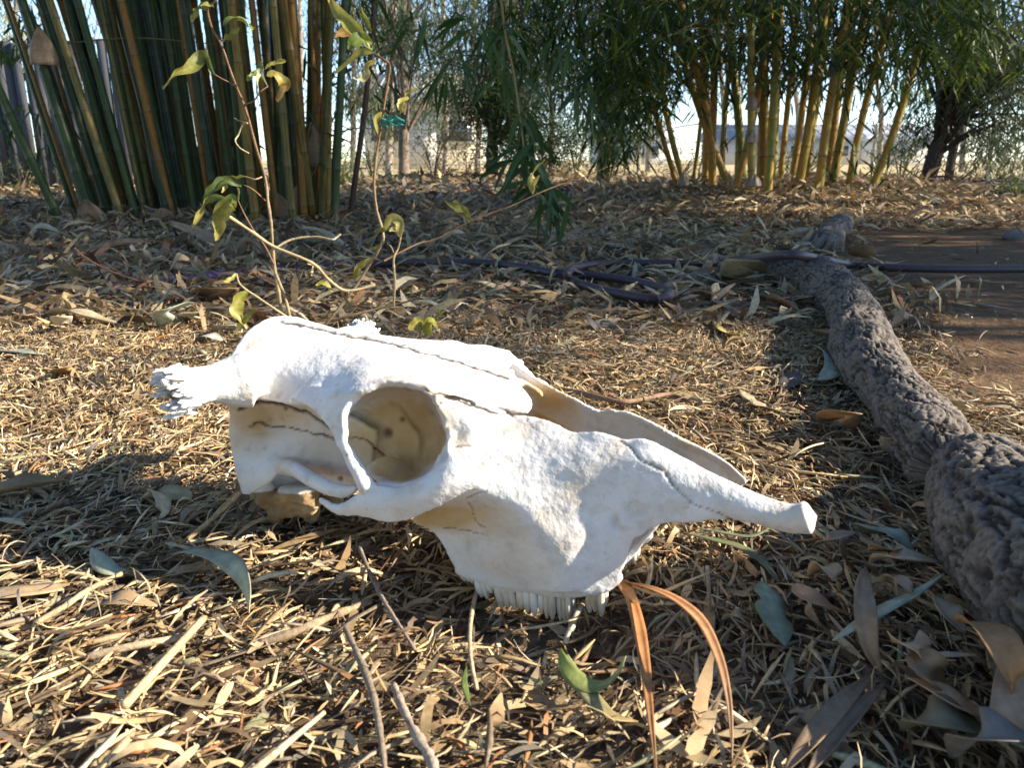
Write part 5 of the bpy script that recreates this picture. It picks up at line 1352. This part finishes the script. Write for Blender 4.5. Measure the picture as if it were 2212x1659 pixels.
stickpx('cane', 'long jointed pale cane lying diagonally at lower left', [(268, 1525, .022), (325, 1462, .024), (382, 1399, .025), (440, 1336, .024)], .0030, .0026, (.50, .37, .21), 1, .03, cat='cane')
stickpx('cane', 'thinner straight cane piece above the long jointed cane', [(80, 1345, .018), (140, 1310, .022), (190, 1275, .022), (262, 1240, .018)], .0024, .002, (.44, .34, .20), 2, .03, cat='cane')
stickpx('cane', 'pale splintered cane poking in at the bottom edge', [(520, 1690, .022), (580, 1640, .026), (640, 1590, .026), (700, 1540, .024)], .0026, .0014, (.54, .44, .29), 3, .04, cat='cane')
stickpx('cane', 'wide flat cane lying level left of centre in the foreground', [(190, 1420, .014), (270, 1400, .018), (350, 1385, .018), (420, 1372, .014)], .0028, .0024, (.46, .36, .23), 4, .03, cat='cane')
stickpx('cane', 'bundle-like grey cane below the folded leaf', [(560, 1390, .014), (640, 1365, .018), (720, 1330, .018), (800, 1300, .014)], .0034, .0026, (.32, .24, .15), 5, .15, cat='cane')
stickpx('twig', 'thin tan twig leaning against the skull at left', [(385, 1180, .010), (430, 1145, .020), (480, 1102, .034), (523, 1060, .050)], .0022, .0018, (.44, .31, .17), 6)
stickpx('twig', 'grey-brown twig slanting down in front of the teeth', [(775, 1180, .018), (800, 1240, .022), (830, 1300, .024), (862, 1350, .022), (895, 1402, .016)], .0019, .0014, (.26, .21, .17), 7, .14)
stickpx('twig', 'dark flat stalk left of the twig in the bottom middle', [(742, 1350, .018), (775, 1420, .022), (805, 1500, .026), (822, 1590, .026), (835, 1690, .02)], .0026, .0016, (.24, .19, .14), 8, .14)
stickpx('twig', 'knotty grey twig at the bottom middle', [(850, 1480, .018), (870, 1530, .024), (900, 1590, .026), (930, 1640, .028), (950, 1700, .028)], .0024, .0027, (.40, .32, .25), 9, .2)
stickpx('twig', 'upright forked dry stalk right of the bottom twigs', [(1030, 1275, .016), (1020, 1320, .02), (1015, 1370, .022), (1018, 1430, .022), (1030, 1490, .016)], .0016, .0014, (.46, .35, .22), 10)
stickpx('twig', 'pale peg of wood under the front tooth', [(1232, 1362, .010), (1245, 1330, .018), (1262, 1300, .020)], .0026, .0020, (.50, .40, .27), 11)
stickpx('twig', 'pale broken stick pointing at the front tooth', [(1222, 1390, .014), (1228, 1368, .020), (1240, 1352, .024)], .0018, .0016, (.66, .57, .42), 12)
stickpx('twig', 'thin stem standing up right of the orange blades', [(1535, 1330, .01), (1532, 1290, .03), (1530, 1255, .045), (1528, 1225, .058)], .0012, .0014, (.40, .33, .26), 13)
stickpx('twig', 'long curved brown twig beyond the skull muzzle', [(1200, 838, .012), (1270, 852, .022), (1340, 868, .022), (1400, 860, .022), (1450, 852, .02), (1500, 872, .014)], .0040, .0028, (.26, .17, .11), 14)
stickpx('twig', 'straight pale straw pointing from the muzzle to the root', [(1620, 995, .012), (1700, 1015, .018), (1780, 1025, .020), (1850, 1032, .016)], .0016, .0014, (.60, .45, .24), 15)
stickpx('twig', 'arched pale straw between skull and root', [(1690, 1010, .01), (1715, 985, .03), (1750, 965, .035), (1790, 955, .02)], .0012, .001, (.60, .50, .33), 16)
# orange grass blades at the muzzle
def grass_tuft():
    b = on_ground(1350, 1262, .02)
    root = thing('grass_tuft', 'orange dried grass blades in front of the teeth', 'grass', b)
    for i, (px, W, c, tp) in enumerate([([(1340, 1255, .022), (1360, 1290, .032), (1378, 1350, .036), (1392, 1430, .036), (1402, 1520, .034), (1412, 1610, .03), (1420, 1700, .026)], .0085, (.62, .26, .085), (.34, .20, .10)),
                                      ([(1345, 1258, .022), (1400, 1272, .040), (1460, 1298, .052), (1515, 1345, .058), (1552, 1420, .056), (1572, 1500, .050), (1580, 1580, .042), (1582, 1645, .034)], .0080, (.60, .28, .11), (.52, .33, .19)),
                                      ([(1350, 1262, .022), (1420, 1288, .022), (1500, 1300, .02), (1560, 1315, .016), (1640, 1345, .012)], .0045, (.58, .34, .16), (.40, .24, .12)),
                                      ([(1390, 1296, .020), (1440, 1278, .030), (1490, 1255, .036), (1555, 1228, .036)], .0042, (.60, .44, .22), (.56, .44, .26)),
                                      ([(1338, 1250, .022), (1352, 1275, .03), (1372, 1300, .034), (1400, 1300, .03)], .010, (.60, .30, .13), (.55, .33, .15))]):
        P = [on_ground(*q) for q in px]
        leaf_obj('blade', P, W, c, M_DRYLEAF, root, tip=tp, prof='blade', fold=.18, n=6, roll=np.linspace(.2, -.3, len(P)))
grass_tuft()
hero('bamboo_leaf', 'fresh yellow-green bamboo leaf bowed into a smile below the teeth', L_, [(1210, 1402, .030), (1222, 1440, .026), (1255, 1475, .022), (1295, 1482, .022), (1330, 1460, .028), (1352, 1418, .038)], .013, (.30, .36, .09), M_LEAF, tip=(.50, .50, .26), roll=[-.6, -.6, -.3, .1, .5, .7])
hero('bamboo_leaf', 'pale green leaf trailing under the bowed green leaf', L_, [(1225, 1415, .022), (1250, 1470, .02), (1280, 1510, .02), (1320, 1545, .018), (1378, 1560, .012)], .012, (.36, .38, .19), M_LEAF, tip=(.42, .30, .14))
hero('bamboo_leaf', 'tiny thin green blade in the foreground middle', L_, [(1008, 1440, .026), (1003, 1470, .024), (1008, 1500, .020), (1016, 1525, .018)], .004, (.16, .22, .06), M_LEAF)
hero('gum_leaf', 'sage-green spotted leaf with torn edge in the root shadow', L_, [(1648, 1258, .020), (1665, 1300, .022), (1680, 1345, .020), (1695, 1395, .016)], .030, (.25, .31, .21), roll=.25, chew=.5, seed=3)
stickpx('leaf_stalk', 'thin stalk trailing right from the sage-green leaf', [(1700, 1365, .016), (1740, 1375, .016), (1790, 1390, .014), (1840, 1400, .01)], .0011, .0009, (.36, .28, .19), 17, cat='stalk')
hero('gum_leaf', 'long silvery-green lance leaf lying on the tan leaves by the root', L_, [(1800, 1384, .038), (1860, 1345, .042), (1920, 1310, .044), (1975, 1282, .046), (2040, 1240, .050)], .013, (.42, .46, .36), roll=.3)
hero('bamboo_leaf', 'dull olive blade running from under the muzzle', L_, [(1480, 1152, .018), (1540, 1165, .022), (1600, 1182, .022), (1650, 1215, .020), (1682, 1262, .012)], .014, (.17, .18, .085), roll=.2)
hero('bamboo_leaf', 'thin green blade beside the dull olive blade', L_, [(1500, 1140, .018), (1560, 1150, .022), (1620, 1158, .022), (1665, 1140, .022)], .008, (.20, .24, .14), roll=.2)
cl = 'tan leaves heaped against the thick root'
heap = [
 ('broad tan leaf bowed over in the heap by the thick root', [(1745, 1245, .02), (1775, 1225, .04), (1800, 1240, .045), (1812, 1280, .03)], .020, (.42, .29, .17), .5),
 ('tan lance leaf at the left end of the heap', [(1718, 1262, .030), (1740, 1290, .032), (1790, 1315, .028), (1840, 1330, .020)], .021, (.46, .28, .16), -.4),
 ('light tan leaf lying level at the top of the heap', [(1880, 1215, .040), (1920, 1205, .052), (1965, 1208, .054), (2035, 1218, .045)], .026, (.42, .33, .23), .2),
 ('dull upright tan leaf standing in the heap middle', [(1870, 1225, .045), (1862, 1270, .05), (1868, 1330, .048), (1880, 1400, .035), (1905, 1460, .02)], .018, (.33, .22, .13), .95),
 ('pinkish leaf with rolled edge low in the heap', [(1928, 1388, .040), (1955, 1392, .05), (1985, 1405, .05), (1998, 1440, .04)], .030, (.55, .37, .23), .5),
 ('brown cupped leaf below the pinkish leaf', [(1985, 1405, .050), (2000, 1440, .048), (2020, 1490, .036), (2050, 1560, .02)], .030, (.30, .20, .115), -.6),
 ('long pale-brown leaf tapering to the lower right', [(1960, 1465, .038), (2010, 1490, .042), (2060, 1520, .04), (2110, 1545, .034), (2175, 1560, .028)], .020, (.45, .30, .18), .2),
 ('orange-brown arched leaf at the right side of the heap', [(2065, 1340, .055), (2110, 1355, .07), (2150, 1385, .075), (2180, 1440, .07), (2185, 1500, .055)], .028, (.40, .22, .095), .3),
 ('grey-brown leaf hanging down along the right edge', [(2180, 1400, .065), (2192, 1460, .06), (2185, 1540, .05), (2170, 1600, .035), (2195, 1660, .02)], .026, (.36, .26, .18), -.3),
 ('small tan leaf between root and silvery lance leaf', [(2020, 1290, .05), (2050, 1330, .048), (2085, 1370, .04)], .022, (.36, .27, .18), .4),
 ('narrow pale leaf crossing the heap low down', [(1990, 1420, .045), (2040, 1418, .05), (2110, 1415, .05)], .007, (.50, .43, .34), .1),
 ('thin curved leaf above the pinkish leaf', [(1890, 1260, .035), (1930, 1250, .05), (1960, 1270, .05), (1980, 1300, .04)], .014, (.42, .31, .20), .5),
 ('dark olive husk at the bottom of the heap', [(1950, 1580, .02), (2010, 1560, .035), (2080, 1570, .035), (2150, 1600, .02)], .040, (.20, .18, .12), .2),
 ('broad grey leaf lying at the bottom right corner', [(2060, 1640, .02), (2110, 1595, .045), (2170, 1590, .05), (2260, 1620, .04)], .036, (.20, .18, .155), -.1),
 ('brown strip leaf running off the bottom edge', [(1695, 1670, .014), (1760, 1590, .022), (1830, 1510, .024), (1890, 1455, .018)], .016, (.24, .17, .11), .1),
 ('second brown strip alongside the one leaving the bottom edge', [(1740, 1680, .014), (1800, 1600, .020), (1870, 1520, .022), (1915, 1470, .018)], .012, (.20, .15, .105), -.1),
 ('small rolled leaf left of the sage leaf', [(1560, 1340, .02), (1590, 1330, .028), (1610, 1350, .02)], .014, (.32, .24, .16), .4),
 ('tan leaf pressed under the root shadow beside the muzzle', [(1760, 1180, .02), (1800, 1165, .03), (1850, 1150, .025)], .018, (.34, .24, .15), .3),
]
for lb, px, W, c, rl in heap:
    hero('tan_leaf', lb, L_, px, W * .8, np.array(c) * 1.25, group=cl, roll=np.linspace(rl, -rl, len(px)), cup=.25)
hero('gum_leaf', 'cracked pale-green leaf tucked against the root', L_, [(1860, 1150, .025), (1900, 1140, .05), (1950, 1160, .05), (1985, 1210, .035)], .040, (.28, .33, .25), chew=.4, seed=8, roll=.2)
hero('dry_leaf', 'orange-brown leaf folded beside the cracked green leaf', L_, [(1875, 1165, .05), (1905, 1185, .055), (1935, 1190, .04)], .03, (.34, .20, .08), roll=.4)
hero('dry_leaf', 'dull brown upright leaf end left of the cracked green leaf', L_, [(1835, 1230, .01), (1828, 1200, .03), (1815, 1165, .045)], .018, (.24, .16, .10), roll=.9)
# beyond the skull, left of the root
hero('dry_leaf', 'pale torn strip lying beyond the muzzle', L_, [(1600, 842, .016), (1630, 868, .022), (1670, 885, .020), (1730, 892, .014)], .034, (.48, .40, .26), chew=.5, seed=4, roll=.2)
hero('gum_leaf', 'pale green leaf curled into a hook left of the root', L_, [(1755, 745, .02), (1790, 765, .03), (1800, 795, .03), (1780, 815, .025), (1745, 820, .02)], .030, (.36, .40, .30), roll=[.8, .6, .3, .1, 0])
hero('bamboo_leaf', 'olive blade curving below the hooked pale leaf', L_, [(1710, 808, .016), (1740, 826, .018), (1790, 832, .018), (1830, 815, .016)], .014, (.28, .30, .12), roll=.2)
hero('dry_leaf', 'orange leaf in front of the root where it bends', L_, [(1655, 650, .012), (1690, 655, .03), (1725, 675, .02)], .045, (.36, .19, .09), roll=.4, cup=.3)
hero('dry_leaf', 'tan cupped leaf right below the orange leaf on the root', L_, [(1755, 715, .016), (1790, 722, .022), (1840, 735, .018)], .026, (.44, .27, .14), cup=.3)
hero('dry_leaf', 'curled two-tone leaf leaning against the root base', L_, [(1772, 912, .016), (1800, 898, .040), (1835, 900, .045), (1852, 930, .02)], .040, (.50, .36, .22), roll=[-.2, .3, .6, .9])
hero('dry_leaf', 'long brown leaf reaching from the curled leaf to the root', L_, [(1850, 905, .03), (1880, 925, .028), (1930, 955, .016)], .022, (.32, .20, .11), roll=.4)
hero('dry_leaf', 'white-edged curled leaf touching the foot of the root', L_, [(1905, 970, .016), (1930, 955, .03), (1945, 925, .045)], .03, (.50, .42, .33), roll=.9)
hero('dry_leaf', 'dark oval leaf flat on the litter left of the olive blade', L_, [(1690, 840, .014), (1705, 820, .020), (1720, 802, .016)], .035, (.12, .095, .08), prof='oval')
hero('dry_leaf', 'yellow small leaf below the hose loop', L_, [(1540, 690, .016), (1570, 720, .02), (1610, 722, .018)], .028, (.50, .42, .14), roll=.4)
hero('bamboo_leaf', 'small bright green leaf left of the hose loop', L_, [(1035, 625, .016), (1060, 628, .02), (1080, 640, .014)], .032, (.22, .32, .16), M_LEAF)
hero('husk', 'pale stiff husk resting against hose and root', 'husk', [(1565, 600, .02), (1590, 580, .06), (1615, 572, .075), (1650, 585, .05)], .085, (.56, .47, .31), roll=[.3, .5, .4, .2], prof='oval')
hero('husk', 'flat pale husk below the stiff husk by the hose', 'husk', [(1550, 590, .02), (1600, 598, .03), (1660, 592, .03)], .05, (.38, .38, .24), prof='leaf')
hero('husk', 'cream husk strip lying inside the hose loop end', 'husk', [(1392, 615, .03), (1415, 630, .035), (1435, 640, .03)], .030, (.50, .45, .30), roll=.2)
hero('husk', 'upright pale husk chip right of the hose loop', 'husk', [(1548, 648, .01), (1546, 630, .03), (1543, 612, .05)], .032, (.58, .49, .34), roll=1.2, prof='strip')
hero('husk', 'pale husk leaf right of the hose loop lying flat', 'husk', [(1470, 640, .02), (1505, 625, .03), (1545, 618, .02)], .045, (.46, .40, .28), roll=.3)
hero('husk', 'large pale bark strip lying beyond the hose', 'husk', [(1280, 515, .02), (1320, 525, .035), (1370, 538, .02)], .07, (.46, .37, .25), prof='strip')
# left, behind the horn
hero('dry_leaf', 'bright cream leaf lying long at the left middle', L_, [(95, 682, .02), (150, 675, .035), (200, 690, .03), (290, 708, .016)], .050, (.62, .52, .34), roll=.2, cup=.2)
hero('dry_leaf', 'white cupped leaf on top of the cream leaf at left', L_, [(118, 700, .03), (135, 692, .045), (152, 698, .035)], .040, (.66, .58, .43), roll=.6)
hero('dry_leaf', 'upright tan leaf end at left behind the cream leaf', L_, [(150, 680, .012), (145, 650, .05), (138, 630, .07)], .03, (.50, .36, .18), roll=1.1)
hero('gum_leaf', 'pale sage leaf standing bent behind the horn', L_, [(345, 710, .012), (355, 680, .05), (385, 662, .06), (420, 655, .04)], .045, (.50, .54, .42), roll=.5)
hero('dry_leaf', 'white round leaf lying behind the horn', L_, [(398, 690, .02), (412, 680, .035), (428, 680, .02)], .055, (.66, .63, .46), prof='oval', roll=.3)
hero('dry_leaf', 'tall pale pointed leaf standing behind the horn', L_, [(345, 650, .01), (342, 620, .06), (338, 595, .09)], .045, (.55, .47, .33), roll=1.2)
hero('husk', 'large tan husk lying in front of the sapling foot at left', 'husk', [(440, 640, .02), (470, 628, .05), (500, 640, .03)], .085, (.46, .34, .22), prof='oval', roll=.3)
hero('husk', 'brown upright husk between sapling foot and skull', 'husk', [(560, 700, .015), (570, 680, .045), (585, 668, .05)], .05, (.34, .21, .13), prof='oval', roll=.5)
hero('gum_leaf', 'long grey-green leaf flat at the left edge behind the horn', L_, [(-10, 755, .016), (40, 757, .022), (100, 765, .016)], .040, (.32, .36, .29), roll=.1)
hero('dry_leaf', 'orange-tan leaf tilted at left in front of the grey-green leaf', L_, [(115, 808, .014), (140, 800, .028), (162, 780, .04)], .032, (.44, .27, .12), roll=.4)
hero('dry_leaf', 'white fungus-pale leaf close behind the skull crown at left', L_, [(425, 735, .016), (450, 722, .03), (480, 735, .02)], .035, (.46, .46, .40), prof='oval')
hero('dry_leaf', 'second pale leaf close behind the skull crown', L_, [(460, 715, .016), (485, 705, .035), (510, 712, .02)], .032, (.60, .57, .46), prof='oval', roll=.3)
stickpx('twig', 'thin reddish twig sticking up out of the litter at left', [(345, 620, .01), (250, 590, .06), (190, 560, .10), (160, 535, .13)], .0035, .002, (.30, .15, .09), 20)
stickpx('twig', 'dark thin twig behind the white leaves at left', [(430, 672, .02), (470, 668, .035), (520, 668, .03), (570, 665, .03)], .003, .002, (.13, .09, .07), 21)
# husks and big leaves shed by the left bamboo
rs_ = np.random.default_rng(15)
for i, (u, v, nm) in enumerate([(90, 520, 'white-faced husk at the left edge below the bamboo'), (205, 500, 'rounded brown husk at the foot of the leftmost culms'), (350, 480, 'pale upright husk at the foot of the left bamboo'), (420, 530, 'tan husk lying in front of the bamboo foot'), (300, 575, 'brown upturned leaf in front of the left bamboo'), (370, 560, 'upright cream leaf tip in front of the left bamboo'),
                               (410, 588, 'rounded grey-brown husk near the purple hose end'), (540, 560, 'tan leaning husk behind the sapling'), (700, 545, 'pale long husk right of the sapling stem'), (740, 490, 'small cream husk right of the bamboo foot'), (640, 500, 'brown flat husk below the rightmost culms'), (255, 555, 'wide tan leaf flat in front of the left bamboo'), (470, 505, 'grey leaf leaning by the bamboo foot')]):
    p = on_ground(u, v, .01); a = rs_.uniform(0, 6.28); L = rs_.uniform(.10, .17)
    d = np.array([math.cos(a), math.sin(a) * .6, 0]); 
    P = [p - d * L / 2, p + [0, 0, rs_.uniform(.03, .07)], p + d * L / 2 + [0, 0, rs_.uniform(.0, .09)]]
    leaf_obj('husk', P, rs_.uniform(.05, .085), [(.50, .44, .33), (.28, .17, .10), (.42, .32, .22), (.36, .25, .16)][i % 4], None, None, nm, 'husk', 'sheaths shed by the left bamboo', roll=rs_.uniform(-.7, .7), cup=.4, prof='husk')
# stones and clods on the bare soil
def clod(label, u, v, r, col, seed):
    p = on_ground(u, v, r * .4); V, F = ellipsoid((0, 0, 0), (r * 1.3, r, r * .75), 14, 20)
    V = V * (1 + .35 * (fbm(V / r * 1.6 + seed, 3, seed) - .5))[:, None]
    k = fbm(V / r * 3, 3, seed)[:, None]
    link('soil_clod', mesh_np('soil_clod', V, F, np.asarray(col) * (.6 + .8 * k)), M_STICK, None, label, 'clod', 'clods on the bare soil', loc=p)
clod('dark brown clod beside the short root stub', 1862, 545, .035, (.16, .085, .03), 1)
clod('pale crumbly clod on the bare soil behind the long root', 1945, 690, .022, (.36, .27, .18), 2)
clod('small grey stone at the right edge beyond the bare soil', 2195, 510, .04, (.18, .17, .17), 3)
clod('small brown clod behind the short root stub', 1800, 468, .03, (.22, .13, .07), 4)
hero('dry_leaf', 'pale bluish dried blade lying on the bare soil', L_, [(2110, 655, .008), (2140, 660, .012), (2190, 668, .008)], .012, (.25, .30, .24))
hero('dry_leaf', 'white leaf scrap behind the foot of the long root', L_, [(2062, 882, .02), (2085, 868, .035), (2110, 862, .02)], .03, (.62, .56, .45), roll=.4)
hero('dry_leaf', 'red-brown leaf behind the join of the two near roots', L_, [(2110, 985, .03), (2135, 965, .06), (2165, 960, .05)], .03, (.42, .20, .09), roll=.5)
